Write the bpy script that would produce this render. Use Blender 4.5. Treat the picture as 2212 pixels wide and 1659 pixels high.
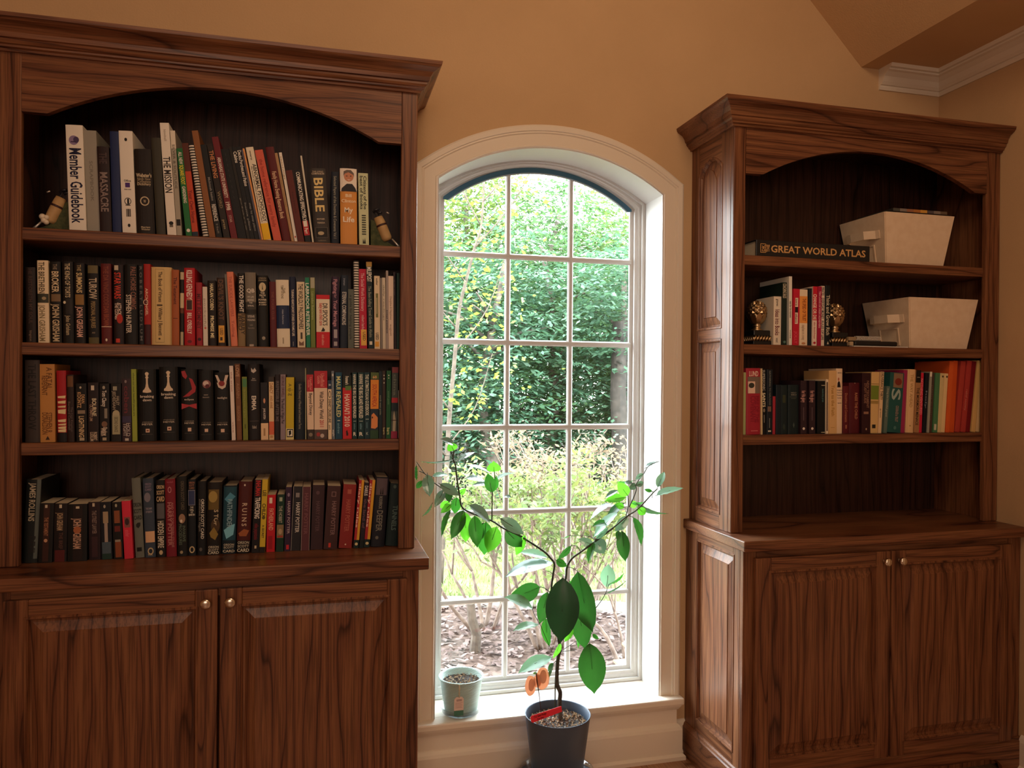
import bpy, bmesh, math, random
import numpy as np
from mathutils import Vector, Matrix
PI = math.pi
H = 1.395                       # eye height above the floor
for o in list(bpy.data.objects): bpy.data.objects.remove(o)
SC = bpy.context.scene
COL = SC.collection

# ------------------------------------------------------------------ camera
F_PX, YAW, PITCH, ROLL = 1632.07, .2507, -.0034, .008
c_, s_ = math.cos, math.sin
R0 = Vector((c_(YAW), -s_(YAW), 0)); FW = Vector((s_(YAW)*c_(PITCH), c_(YAW)*c_(PITCH), s_(PITCH)))
U0 = Vector((-s_(YAW)*s_(PITCH), -c_(YAW)*s_(PITCH), c_(PITCH)))
RR = R0*c_(ROLL)+U0*s_(ROLL); UU = U0*c_(ROLL)-R0*s_(ROLL)
cam = bpy.data.cameras.new('camera'); cam.sensor_width = 36; cam.lens = F_PX/2212*36; cam.clip_start = .02; cam.clip_end = 200
co = bpy.data.objects.new('camera', cam); COL.objects.link(co)
M = Matrix(((RR.x, UU.x, -FW.x), (RR.y, UU.y, -FW.y), (RR.z, UU.z, -FW.z))).to_4x4(); M.translation = (0, 0, H)
co.matrix_world = M
SC.camera = co
# ------------------------------------------------------------------ sky, sun, lamps, exposure
SKY_STR = 20.0
w = bpy.data.worlds.new('sky'); SC.world = w; w.use_nodes = True
bg = w.node_tree.nodes['Background']
tc = w.node_tree.nodes.new('ShaderNodeTexCoord'); sp = w.node_tree.nodes.new('ShaderNodeSeparateXYZ'); rp = w.node_tree.nodes.new('ShaderNodeValToRGB')
w.node_tree.links.new(tc.outputs['Generated'], sp.inputs[0]); w.node_tree.links.new(sp.outputs['Z'], rp.inputs[0]); w.node_tree.links.new(rp.outputs[0], bg.inputs['Color'])
rp.color_ramp.elements[0].color = (.97, .98, .99, 1); rp.color_ramp.elements[1].color = (.78, .89, 1, 1)
bg.inputs['Strength'].default_value = SKY_STR
sun = bpy.data.lights.new('sun', 'SUN'); sun.energy = 14.0; sun.angle = .12; sun.color = (1, .95, .86)
so = bpy.data.objects.new('sun', sun); COL.objects.link(so); so.rotation_euler = Vector((-.35, -1.0, 1.35)).to_track_quat('Z', 'Y').to_euler()
def area(name, loc, target, size, power, col):
    a = bpy.data.lights.new(name, 'AREA'); a.shape = 'SQUARE'; a.size = size; a.energy = power; a.color = col
    o = bpy.data.objects.new(name, a); COL.objects.link(o); o.location = loc
    o.rotation_euler = (Vector(loc)-Vector(target)).to_track_quat('Z', 'Y').to_euler(); return o
area('room_lamp', (.75, .75, H+1.85), (.85, 2.5, .9), .9, 13, (1, .70, .44))
area('rear_fill_light', (-.4, -2.6, H+.5), (.8, 2.6, .6), 1.8, 48, (1, .74, .55))  # added soft fill from behind the camera, no window stands there
por = bpy.data.lights.new('window_portal', 'AREA'); por.shape = 'RECTANGLE'; por.size = 1.0; por.size_y = 2.1; por.cycles.is_portal = True
po = bpy.data.objects.new('window_portal', por); COL.objects.link(po); po.location = (.817, 2.86, H-.16); po.rotation_euler = (-PI/2, 0, 0)
SC.view_settings.view_transform = 'Standard'; SC.view_settings.look = 'None'; SC.view_settings.gamma = 1
SC.view_settings.use_curve_mapping = False; SC.view_settings.exposure = 0.0
SC.cycles.max_bounces = 8; SC.cycles.transparent_max_bounces = 12; SC.cycles.caustics_reflective = False; SC.cycles.caustics_refractive = False
SC.cycles.sample_clamp_indirect = 8.0

# ------------------------------------------------------------------ materials
MATS = {}
def lin(c): return c/12.92 if c <= .04045 else ((c+.055)/1.055)**2.4
def hexc(h): return tuple(lin(int(h[i:i+2], 16)/255) for i in (0, 2, 4))+(1,)
def mat(name, col=(.8, .8, .8, 1), rough=.5, metal=0, spec=.5, coat=0):
    if name in MATS: return MATS[name]
    m = bpy.data.materials.new(name); m.use_nodes = True
    b = m.node_tree.nodes['Principled BSDF']
    if isinstance(col, str): col = hexc(col)
    if len(col) == 3: col = tuple(col)+(1,)
    b.inputs['Base Color'].default_value = col; b.inputs['Roughness'].default_value = rough
    b.inputs['Metallic'].default_value = metal; b.inputs['Specular IOR Level'].default_value = spec
    b.inputs['Coat Weight'].default_value = coat
    m.diffuse_color = col; MATS[name] = m; return m
def nodes(m): return m.node_tree.nodes, m.node_tree.links, m.node_tree.nodes['Principled BSDF']
def N(nt, t, **k):
    n = nt.new('ShaderNode'+t)
    for a, b in k.items():
        if a in n.inputs: n.inputs[a].default_value = b
        else: setattr(n, a, b)
    return n
def ramp(nt, stops):
    r = nt.new('ShaderNodeValToRGB'); e = r.color_ramp.elements
    while len(e) < len(stops): e.new(.5)
    for i, (p, c) in enumerate(stops):
        e[i].position = p; e[i].color = tuple(c)+(1,) if len(c) == 3 else c
    return r
def wood(axis, dark=(.058, .020, .010), mid=(.168, .063, .030), light=(.240, .100, .045), name='oak'):
    key = name+'_grain_'+axis
    if key in MATS: return MATS[key]
    m = mat(key, mid, .36, 0, .35); nt, lk, b = nodes(m)
    tc = N(nt, 'TexCoord'); oi = N(nt, 'ObjectInfo'); mp = N(nt, 'Mapping')
    off = N(nt, 'VectorMath', operation='SCALE'); off.inputs[0].default_value = (13.1, 7.7, 5.3); lk.new(oi.outputs['Random'], off.inputs['Scale'])
    lk.new(tc.outputs['Object'], mp.inputs['Vector']); lk.new(off.outputs[0], mp.inputs['Location'])
    sc = {'X': (.10, .3, 1), 'Y': (.3, .10, 1), 'Z': (1, .3, .10), 'S': (.3, 1, .10)}[axis]
    mp.inputs['Scale'].default_value = sc
    wa = N(nt, 'TexWave', Scale=8.5, Distortion=17.0, Detail=2.0); wa.inputs['Detail Scale'].default_value = 1.1; wa.inputs['Detail Roughness'].default_value = .45
    wa.bands_direction = {'X': 'Z', 'Y': 'Z', 'Z': 'X', 'S': 'Y'}[axis]; wa.wave_profile = 'SAW'
    lk.new(mp.outputs[0], wa.inputs['Vector'])
    r = ramp(nt, [(0, dark), (.10, mid), (.5, light), (.95, mid), (1, dark)]); lk.new(wa.outputs['Fac'], r.inputs[0])
    mp2 = N(nt, 'Mapping'); lk.new(tc.outputs['Object'], mp2.inputs['Vector'])
    sc2 = {'X': (6, 260, 260), 'Y': (260, 6, 260), 'Z': (260, 260, 6), 'S': (260, 260, 6)}[axis]; mp2.inputs['Scale'].default_value = sc2
    no = N(nt, 'TexNoise', Scale=1.0, Detail=2.0); lk.new(mp2.outputs[0], no.inputs['Vector'])
    r2 = ramp(nt, [(.38, (.45, .42, .4)), (.55, (1, 1, 1))]); lk.new(no.outputs['Fac'], r2.inputs[0])
    mx = N(nt, 'Mix', data_type='RGBA', blend_type='MULTIPLY'); mx.inputs[0].default_value = .75
    lk.new(r.outputs[0], mx.inputs[6]); lk.new(r2.outputs[0], mx.inputs[7]); lk.new(mx.outputs[2], b.inputs['Base Color'])
    bu = N(nt, 'Bump', Strength=.12, Distance=.001); lk.new(no.outputs['Fac'], bu.inputs['Height']); lk.new(bu.outputs[0], b.inputs['Normal'])
    b.inputs['Coat Weight'].default_value = .04; b.inputs['Coat Roughness'].default_value = .2; b.inputs['Specular IOR Level'].default_value = .28
    return m
def noisy(name, c1, c2, scale=8, rough=.6, bump=0, bscale=200, spec=.4, lo=.35, hi=.65):
    if name in MATS: return MATS[name]
    m = mat(name, c1, rough, 0, spec); nt, lk, b = nodes(m)
    tc = N(nt, 'TexCoord'); no = N(nt, 'TexNoise', Scale=scale, Detail=4.0); lk.new(tc.outputs['Object'], no.inputs['Vector'])
    r = ramp(nt, [(lo, c1), (hi, c2)]); lk.new(no.outputs['Fac'], r.inputs[0]); lk.new(r.outputs[0], b.inputs['Base Color'])
    if bump:
        n2 = N(nt, 'TexNoise', Scale=bscale, Detail=3.0); lk.new(tc.outputs['Object'], n2.inputs['Vector'])
        bu = N(nt, 'Bump', Strength=bump, Distance=.002); lk.new(n2.outputs['Fac'], bu.inputs['Height']); lk.new(bu.outputs[0], b.inputs['Normal'])
    return m
def leafmat(name, c1, c2, trans=.4, tcol=None, rough=.4, scale=3., spec=.5):
    if name in MATS: return MATS[name]
    m = noisy(name, c1, c2, scale, rough, spec=spec); nt, lk, b = nodes(m)
    out = [n for n in nt if n.type == 'OUTPUT_MATERIAL'][0]
    tr = N(nt, 'BsdfTranslucent'); tr.inputs['Color'].default_value = tuple(tcol or c2)+(1,)
    ms = N(nt, 'MixShader'); ms.inputs[0].default_value = trans
    lk.new(b.outputs[0], ms.inputs[1]); lk.new(tr.outputs[0], ms.inputs[2]); lk.new(ms.outputs[0], out.inputs[0]); return m
def glassmat(name, tint=(.95, .99, .98), gl=.06, rough=.02):
    if name in MATS: return MATS[name]
    m = mat(name, (1, 1, 1, 1)); nt, lk, b = nodes(m); out = [n for n in nt if n.type == 'OUTPUT_MATERIAL'][0]
    t = N(nt, 'BsdfTransparent'); t.inputs['Color'].default_value = tuple(tint)+(1,)
    g = N(nt, 'BsdfGlossy'); g.inputs['Roughness'].default_value = rough
    fr = N(nt, 'LayerWeight', Blend=.5); pw = N(nt, 'Math', operation='POWER'); pw.inputs[1].default_value = 5; lk.new(fr.outputs['Facing'], pw.inputs[0])
    mul = N(nt, 'Math', operation='MULTIPLY_ADD'); lk.new(pw.outputs[0], mul.inputs[0]); mul.inputs[1].default_value = .9; mul.inputs[2].default_value = .03+gl
    ms = N(nt, 'MixShader'); lk.new(mul.outputs[0], ms.inputs[0]); lk.new(t.outputs[0], ms.inputs[1]); lk.new(g.outputs[0], ms.inputs[2]); lk.new(ms.outputs[0], out.inputs[0])
    nt.remove(b); return m
WX, WY, WZ, WS = wood('X'), wood('Y'), wood('Z'), wood('S')
WB = wood('Z', (.014, .006, .005), (.042, .017, .012), (.058, .024, .016), 'shade_darkened_back')  # same oak, darkened to put the shelf interior's shade into its colour
WALL = noisy('tan_wall_paint', (.57, .38, .21), (.61, .41, .23), 3, .75, .35, 160, .25)
CEIL = noisy('tan_ceiling_paint', (.66, .45, .25), (.69, .47, .27), 3, .75, .3, 160, .25)
TRIM = mat('cream_white_trim_paint', (.79, .71, .60, 1), .38)
SASH = mat('white_window_vinyl', (.60, .59, .57, 1), .35)
DARKSTRIP = mat('dark_blue_gasket', (.03, .12, .20, 1), .45)
GLASS = glassmat('window_glass', (.97, .99, .98), .0)
CLEARP = glassmat('clear_plastic', (.88, .93, .95), .05, .08)
PAGES = mat('book_pages', (.72, .62, .45, 1), .8)
BLACK = mat('black_plastic', (.012, .012, .014, 1), .35)
METAL = mat('brushed_nickel', (.75, .66, .55, 1), .25, 1)
GOLD = mat('antique_gold', (.58, .42, .24, 1), .36, 1)
def bookmat(h): return mat('print_'+h, h, .5, 0, .25)

# ------------------------------------------------------------------ mesh helpers
def obj(name, bm, m, parent=None, smooth=False):
    me = bpy.data.meshes.new(name)
    if isinstance(bm, bmesh.types.BMesh):
        bmesh.ops.recalc_face_normals(bm, faces=bm.faces[:]); bm.to_mesh(me); bm.free()
    else:
        me.from_pydata(*bm)
    for k in (m if isinstance(m, (list, tuple)) else [m]): me.materials.append(k)
    if smooth:
        for p in me.polygons: p.use_smooth = True
    o = bpy.data.objects.new(name, me); COL.objects.link(o)
    if parent: o.parent = parent
    return o
def tag(o, label=None, cat=None, group=None, kind=None):
    if label: o['label'] = label
    if cat: o['category'] = cat
    if group: o['group'] = group
    if kind: o['kind'] = kind
    return o
def thing(name, label, cat, loc=(0, 0, 0), group=None, kind=None):
    o = bpy.data.objects.new(name, None); COL.objects.link(o); o.empty_display_size = .05; o.location = loc
    return tag(o, label, cat, group, kind)
def at0(child, parent):                          # child mesh made in world coordinates under a thing with its own origin
    child.parent = parent; child.matrix_parent_inverse = Matrix.Translation(parent.location).inverted(); return child
def box(bm, x0, x1, y0, y1, z0, z1, mi=0, bev=0):
    v = [bm.verts.new(p) for p in ((x0, y0, z0), (x1, y0, z0), (x1, y1, z0), (x0, y1, z0), (x0, y0, z1), (x1, y0, z1), (x1, y1, z1), (x0, y1, z1))]
    fs = [bm.faces.new([v[i] for i in f]) for f in ((0, 3, 2, 1), (4, 5, 6, 7), (0, 1, 5, 4), (1, 2, 6, 5), (2, 3, 7, 6), (3, 0, 4, 7))]
    for f in fs: f.material_index = mi
    if bev:
        es = set(e for f in fs for e in f.edges)
        r = bmesh.ops.bevel(bm, geom=list(es), offset=bev, segments=2, affect='EDGES', profile=.5)
        for f in r['faces']: f.material_index = mi
    return fs
def boxo(name, x0, x1, y0, y1, z0, z1, m, parent=None, bev=0):
    bm = bmesh.new(); box(bm, x0, x1, y0, y1, z0, z1, 0, bev); return obj(name, bm, m, parent)
def miters(path, closed=False, side=1):
    n = len(path); out = []
    for i in range(n):
        def nrm(a, b):
            d = Vector((b[0]-a[0], b[1]-a[1])).normalized(); return Vector((d.y, -d.x))*side
        ns = []
        if i > 0 or closed: ns.append(nrm(path[i-1], path[i]))
        if i < n-1 or closed: ns.append(nrm(path[i], path[(i+1) % n]))
        if len(ns) == 2:
            mv = (ns[0]+ns[1]); mv = mv/max(.2, mv.dot(ns[0]))
        else: mv = ns[0]
        out.append(mv)
    return out
def sweep(bm, path, prof, place, closed=False, side=1, mi=0, cap=True, scl=None):
    mv = miters(path, closed, side)
    if scl: mv = [a*b for a, b in zip(mv, scl)]
    n = len(path); k = len(prof); vs = []
    for p, m_ in zip(path, mv):
        vs.append([bm.verts.new(place(p[0]+m_.x*o, p[1]+m_.y*o, h)) for o, h in prof])
    for i in range(n if closed else n-1):
        a, b = vs[i], vs[(i+1) % n]
        for j in range(k):
            f = bm.faces.new((a[j], a[(j+1) % k], b[(j+1) % k], b[j])); f.material_index = mi
    if cap and not closed:
        for e in (vs[0], vs[-1]):
            try: bm.faces.new(e)
            except ValueError: pass
def lathe(bm, prof, cx=0, cy=0, seg=32, mi=0, sx=1, sy=1):
    rings = []
    for r, z in prof:
        if r < 1e-6: rings.append([bm.verts.new((cx, cy, z))])
        else: rings.append([bm.verts.new((cx+sx*r*c_(2*PI*i/seg), cy+sy*r*s_(2*PI*i/seg), z)) for i in range(seg)])
    for a, b in zip(rings, rings[1:]):
        for i in range(seg):
            j = (i+1) % seg
            if len(a) == 1 and len(b) == 1: continue
            if len(a) == 1: f = (a[0], b[j], b[i])
            elif len(b) == 1: f = (a[i], a[j], b[0])
            else: f = (a[i], a[j], b[j], b[i])
            bm.faces.new(f).material_index = mi
def tube(bm, pts, r0, r1, seg=6, mi=0):
    pts = [Vector(p) for p in pts]; n = len(pts); rings = []
    for i, p in enumerate(pts):
        d = (pts[min(i+1, n-1)]-pts[max(i-1, 0)]).normalized()
        a = d.cross(Vector((0, 1, .13))).normalized(); b = d.cross(a).normalized(); r = r0+(r1-r0)*i/max(1, n-1)
        rings.append([bm.verts.new(p+a*r*c_(2*PI*k/seg)+b*r*s_(2*PI*k/seg)) for k in range(seg)])
    for a, b in zip(rings, rings[1:]):
        for k in range(seg): bm.faces.new((a[k], a[(k+1) % seg], b[(k+1) % seg], b[k])).material_index = mi
    bm.faces.new(rings[0][::-1]).material_index = mi; bm.faces.new(rings[-1]).material_index = mi
def smoothpts(pts, n=3):
    P = [Vector(p) for p in pts]; out = []
    for i in range(len(P)-1):
        p0, p1, p2, p3 = P[max(i-1, 0)], P[i], P[i+1], P[min(i+2, len(P)-1)]
        for k in range(n):
            t = k/n
            out.append(.5*((2*p1)+(p2-p0)*t+(2*p0-5*p1+4*p2-p3)*t*t+(3*p1-p0-3*p2+p3)*t**3))
    return out+[P[-1]]
def fastmesh(name, V, Q, m, parent=None):
    me = bpy.data.meshes.new(name); V = np.asarray(V, dtype=np.float32); Q = np.asarray(Q, dtype=np.int32)
    me.vertices.add(len(V)); me.vertices.foreach_set('co', V.ravel())
    k = Q.shape[1]; me.loops.add(Q.size); me.loops.foreach_set('vertex_index', Q.ravel())
    me.polygons.add(len(Q)); me.polygons.foreach_set('loop_start', np.arange(0, Q.size, k, dtype=np.int32)); me.polygons.foreach_set('loop_total', np.full(len(Q), k, dtype=np.int32))
    me.update(calc_edges=True)
    for q in (m if isinstance(m, (list, tuple)) else [m]): me.materials.append(q)
    o = bpy.data.objects.new(name, me); COL.objects.link(o)
    if parent: o.parent = parent
    return o
def raised(bm, u0, u1, v0, v1, place, arch=0, prof=None, mi=0, n=14):
    prof = prof or [(-.009, 0), (-.007, .0022), (-.003, .0022), (0, -.004), (.003, -.011), (.007, -.011), (.034, -.003), (.036, -.0005)]
    loops = []
    for ins, d in prof:
        a, b, c, e = u0+ins, u1-ins, v0+ins, v1-ins
        pts = [(a, c), (b, c)]
        for i in range(n+1):
            t = i/n; u = b+(a-b)*t
            pts.append((u, e+(arch*(1-(2*t-1)**2) if arch else 0)))
        loops.append([bm.verts.new(place(u, v, d)) for u, v in pts])
    for a, b in zip(loops, loops[1:]):
        k = len(a)
        for i in range(k): bm.faces.new((a[i], a[(i+1) % k], b[(i+1) % k], b[i])).material_index = mi
    bm.faces.new(loops[-1]).material_index = mi
def circpts(cx, cz, r, x0, x1, n=28):
    out = []
    for i in range(n+1):
        x = x0+(x1-x0)*i/n
        out.append((x, cz+math.sqrt(r*r-(x-cx)**2)))
    return out

# ------------------------------------------------------------------ room shell
W = 2.598; XR = 2.48; XL = -2.6; YF = -2.8; ZC = H+2.09
WCX = .8165; JX0, JX1 = .393, 1.240; ZST = H-1.168
def arcz(r, x): return H+.119+math.sqrt(max(0, r*r-(x-WCX)**2))
def back_wall():
    bm = bmesh.new(); Yb = 2.80
    arc = [(JX0+(JX1-JX0)*i/24, arcz(.719, JX0+(JX1-JX0)*i/24)) for i in range(25)]
    hole = [(JX0, ZST-.02)]+arc+[(JX1, ZST-.02)]
    for Y in (W, Yb):
        def q(pts): bm.faces.new([bm.verts.new((x, Y, z)) for x, z in pts])
        q([(XL-.1, -.05), (JX0, -.05), (JX0, ZC+.1), (XL-.1, ZC+.1)]); q([(JX1, -.05), (XR+.1, -.05), (XR+.1, ZC+.1), (JX1, ZC+.1)])
        q([(JX0, -.05), (JX1, -.05), (JX1, ZST-.02), (JX0, ZST-.02)])
        for a, b in zip(arc, arc[1:]): q([a, b, (b[0], ZC+.1), (a[0], ZC+.1)])
    for a, b in zip(hole, hole[1:]+hole[:1]):
        bm.faces.new([bm.verts.new(p) for p in ((a[0], W, a[1]), (b[0], W, b[1]), (b[0], Yb, b[1]), (a[0], Yb, a[1]))])
    return tag(obj('wall_back', bm, WALL), 'tan painted back wall around the arched window', None, kind='structure')
back_wall()
for n, a in (('wall_right', (XR, XR+.1, YF-.1, W, -.05, ZC+.1)), ('wall_left', (XL-.1, XL, YF-.1, W, -.05, ZC+.1)), ('wall_front', (XL, XR, YF-.1, YF, -.05, ZC+.1))):
    tag(boxo(n, *a, WALL), kind='structure')
bm = bmesh.new()
pr = [(XR+.1, H+1.273), (2.102, H+1.273), (1.285, ZC), (XL-.1, ZC), (XL-.1, ZC+.15), (XR+.1, ZC+.15)]
for Y in (YF-.1, W): bm.faces.new([bm.verts.new((x, Y, z)) for x, z in pr])
for a, b in zip(pr, pr[1:]+pr[:1]): bm.faces.new([bm.verts.new(p) for p in ((a[0], YF-.1, a[1]), (b[0], YF-.1, b[1]), (b[0], W, b[1]), (a[0], W, a[1]))])
tag(obj('ceiling', bm, CEIL), kind='structure')
# floor with its planks
fl = boxo('floor', XL-.1, XR+.1, YF-.1, W+.2, -.06, -.012, mat('subfloor', (.1, .06, .04, 1), .8)); tag(fl, kind='structure')
FW1 = wood('Y', (.16, .07, .035), (.36, .18, .10), (.46, .25, .14), 'floor_oak')
random.seed(2); pm = {}
for Lp in (.9, 1.2, 1.5):
    bm = bmesh.new(); box(bm, 0, .138, 0, Lp-.0015, -.012, 0, 0, .0012)
    me = bpy.data.meshes.new('plank'); bm.to_mesh(me); bm.free(); me.materials.append(FW1); pm[Lp] = me
x = XL
while x < XR-.02:
    y = YF-random.random()*.8
    while y < W:
        Lp = random.choice((.9, 1.2, 1.5))
        o = bpy.data.objects.new('plank', pm[Lp]); COL.objects.link(o); o.location = (x, y, 0); o.parent = fl
        y += Lp
    x += .1395
# crown moulding in the right corner
CP = [(0, 0), (.006, 0), (.010, .010), (.010, .016), (.016, .018), (.024, .028), (.034, .045), (.050, .058), (.060, .062), (.060, .068), (.070, .070), (.074, .083), (0, .083)]
bm = bmesh.new(); sweep(bm, [(2.185, W), (XR, W), (XR, YF)], CP, lambda x, y, h: (x, y, H+1.19+h), side=1)
tag(obj('trim_1', bm, TRIM), 'cream crown moulding in the corner under the soffit', kind='structure')
# baseboards
BP = [(0, 0), (.022, 0), (.022, .012), (.016, .018), (.014, .020), (.014, .105), (.010, .118), (.004, .126), (0, .128)]
bm = bmesh.new(); sweep(bm, [(XR, 2.19), (XR, YF)], BP, lambda x, y, h: (x, y, h), side=1); tag(obj('baseboard_right', bm, TRIM), kind='structure')
bm = bmesh.new(); sweep(bm, [(XL, YF), (XL, W)], BP, lambda x, y, h: (x, y, h), side=1); tag(obj('baseboard_left', bm, TRIM), kind='structure')
bm = bmesh.new(); sweep(bm, [(XL, W), (-.86, W)], BP, lambda x, y, h: (x, y, h), side=1); sweep(bm, [(1.30, W), (1.36, W)], BP, lambda x, y, h: (x, y, h), side=1)
tag(obj('baseboard_back', bm, TRIM), kind='structure')

# ------------------------------------------------------------------ the arched window
win = thing('window_1', 'arched white window with a grid of muntins', None, (WCX, W, ZST), kind='structure')
def wch(name, bm, m, smooth=False): return at0(obj(name, bm, m, None, smooth), win)
inner = [(JX0, ZST)]+[(JX0+(JX1-JX0)*i/32, arcz(.719, JX0+(JX1-JX0)*i/32)) for i in range(33)]+[(JX1, ZST)]
CAS = [(0, 0), (0, .011), (.003, .014), (.006, .014), (.008, .011), (.046, .013), (.050, .017), (.054, .016), (.057, .020), (.072, .021), (.078, .017), (.078, 0)]
bm = bmesh.new(); sweep(bm, inner, CAS, lambda x, z, h: (x, W-h, z), side=-1); wch('casing', bm, TRIM)
bm = bmesh.new(); sweep(bm, inner, [(0, 0), (0, .16), (-.004, .16), (-.004, 0)], lambda x, z, h: (x, W-.010+h, z), side=-1)
wch('jamb', bm, SASH)
FR = [(0, .145), (-.0, .190), (-.050, .190), (-.050, .180), (-.036, .178), (-.036, .164), (-.026, .162), (-.022, .158), (-.012, .158), (-.012, .145)]
inner2 = [(JX0+.004, ZST+.001)]+[(JX0+.004+(JX1-JX0-.008)*i/32, arcz(.715, JX0+.004+(JX1-JX0-.008)*i/32)) for i in range(33)]+[(JX1-.004, ZST+.001)]
FS = [1]+[1-.5*math.sin(PI*i/32)**.7 for i in range(33)]+[1]
bm = bmesh.new(); sweep(bm, inner2, FR, lambda x, z, h: (x, W+h-.002, z), closed=True, side=-1, scl=FS); wch('frame', bm, SASH)
# dark gasket band under the arched head and a thin blue-grey bead
gx0, gx1 = JX0+.054, JX1-.054
band = [(p[0]-m_.x*.05*f, p[1]-m_.y*.05*f) for p, m_, f in list(zip(inner2, miters(inner2, True, -1), FS))[1:-1]]
def bandz(x):
    return float(np.interp(x, [p[0] for p in band], [p[1] for p in band]))
bm = bmesh.new(); sweep(bm, band, [(.006, 0), (-.013, 0), (-.013, .006), (.006, .006)], lambda x, z, h: (x, 2.772+h, z), side=-1); wch('gasket', bm, DARKSTRIP)
bm = bmesh.new(); sweep(bm, band, [(-.013, 0), (-.017, 0), (-.017, .008), (-.013, .008)], lambda x, z, h: (x, 2.770+h, z), side=-1); wch('bead', bm, mat('blue_grey_bead', (.35, .40, .46, 1), .4))
MX = (.6915, .9413); MZ = [H+z for z in (.4735, .1476, -.1735, -.4943, -.8245)]
YG = 2.783
def muntin(name, a, b, vert):
    bm = bmesh.new(); p = [(-.011, 0), (-.011, -.003), (-.006, -.009), (.006, -.009), (.011, -.003), (.011, 0)]
    if vert: sweep(bm, [(a[0], a[1]), (b[0], b[1])], p, lambda x, z, h: (x, YG-.001+h, z))
    else: sweep(bm, [(a[0], a[1]), (b[0], b[1])], p, lambda x, z, h: (x, YG-.0025+h, z))
    wch(name, bm, SASH)
for x in MX: muntin('vertical_muntin', (x, ZST+.045), (x, bandz(x)-.016), True)
for z in MZ: muntin('horizontal_muntin', (gx0-.004, z), (gx1+.004, z), False)
xs = [gx0-.006]+list(MX)+[gx1+.006]; zs = [ZST+.040]+MZ[::-1]
for i in range(3):
    for j in range(6):
        bm = bmesh.new(); z0 = zs[j]; x0, x1 = xs[i], xs[i+1]
        top = [(x0, zs[j+1]), (x1, zs[j+1])] if j < 5 else [(x0+(x1-x0)*k/10, bandz(x0+(x1-x0)*k/10)-.004) for k in range(11)]
        pts = [(x1, z0), (x0, z0)]+top
        A = [bm.verts.new((x, YG, z)) for x, z in pts]; B = [bm.verts.new((x, YG+.004, z)) for x, z in pts]
        bm.faces.new(A); bm.faces.new(B[::-1])
        for k in range(len(A)): bm.faces.new((A[k], A[(k+1) % len(A)], B[(k+1) % len(A)], B[k]))
        wch('pane', bm, GLASS)
# stool (inner sill), apron and the panelled base below
bm = bmesh.new(); box(bm, .32, 1.322, 2.545, 2.605, ZST-.026, ZST, 0, .006); box(bm, JX0+.001, JX1-.001, 2.6, 2.76, ZST-.02, ZST, 0); wch('stool', bm, TRIM)
bm = bmesh.new(); AP = [(0, 0), (.030, 0), (.030, .030), (.034, .034), (.040, .042), (.040, .05), (0, .05)]
box(bm, .31, 1.300, 2.566, W, .125, ZST-.02); sweep(bm, [(.31, 2.566), (1.300, 2.566), (1.300, W)], [(0, 0), (.004, 0), (.012, .014), (.014, .02), (0, .02)], lambda x, y, h: (x, y, ZST-.046+h), side=1)
wch('apron', bm, TRIM)
bm = bmesh.new(); BP2 = [(0, 0), (.026, 0), (.026, .014), (.020, .020), (.016, .022), (.016, .108), (.012, .118), (.004, .128), (0, .130)]
sweep(bm, [(.30, 2.566), (1.300, 2.566), (1.300, W)], BP2, lambda x, y, h: (x, y, h), side=1); wch('base_moulding', bm, TRIM)

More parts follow.
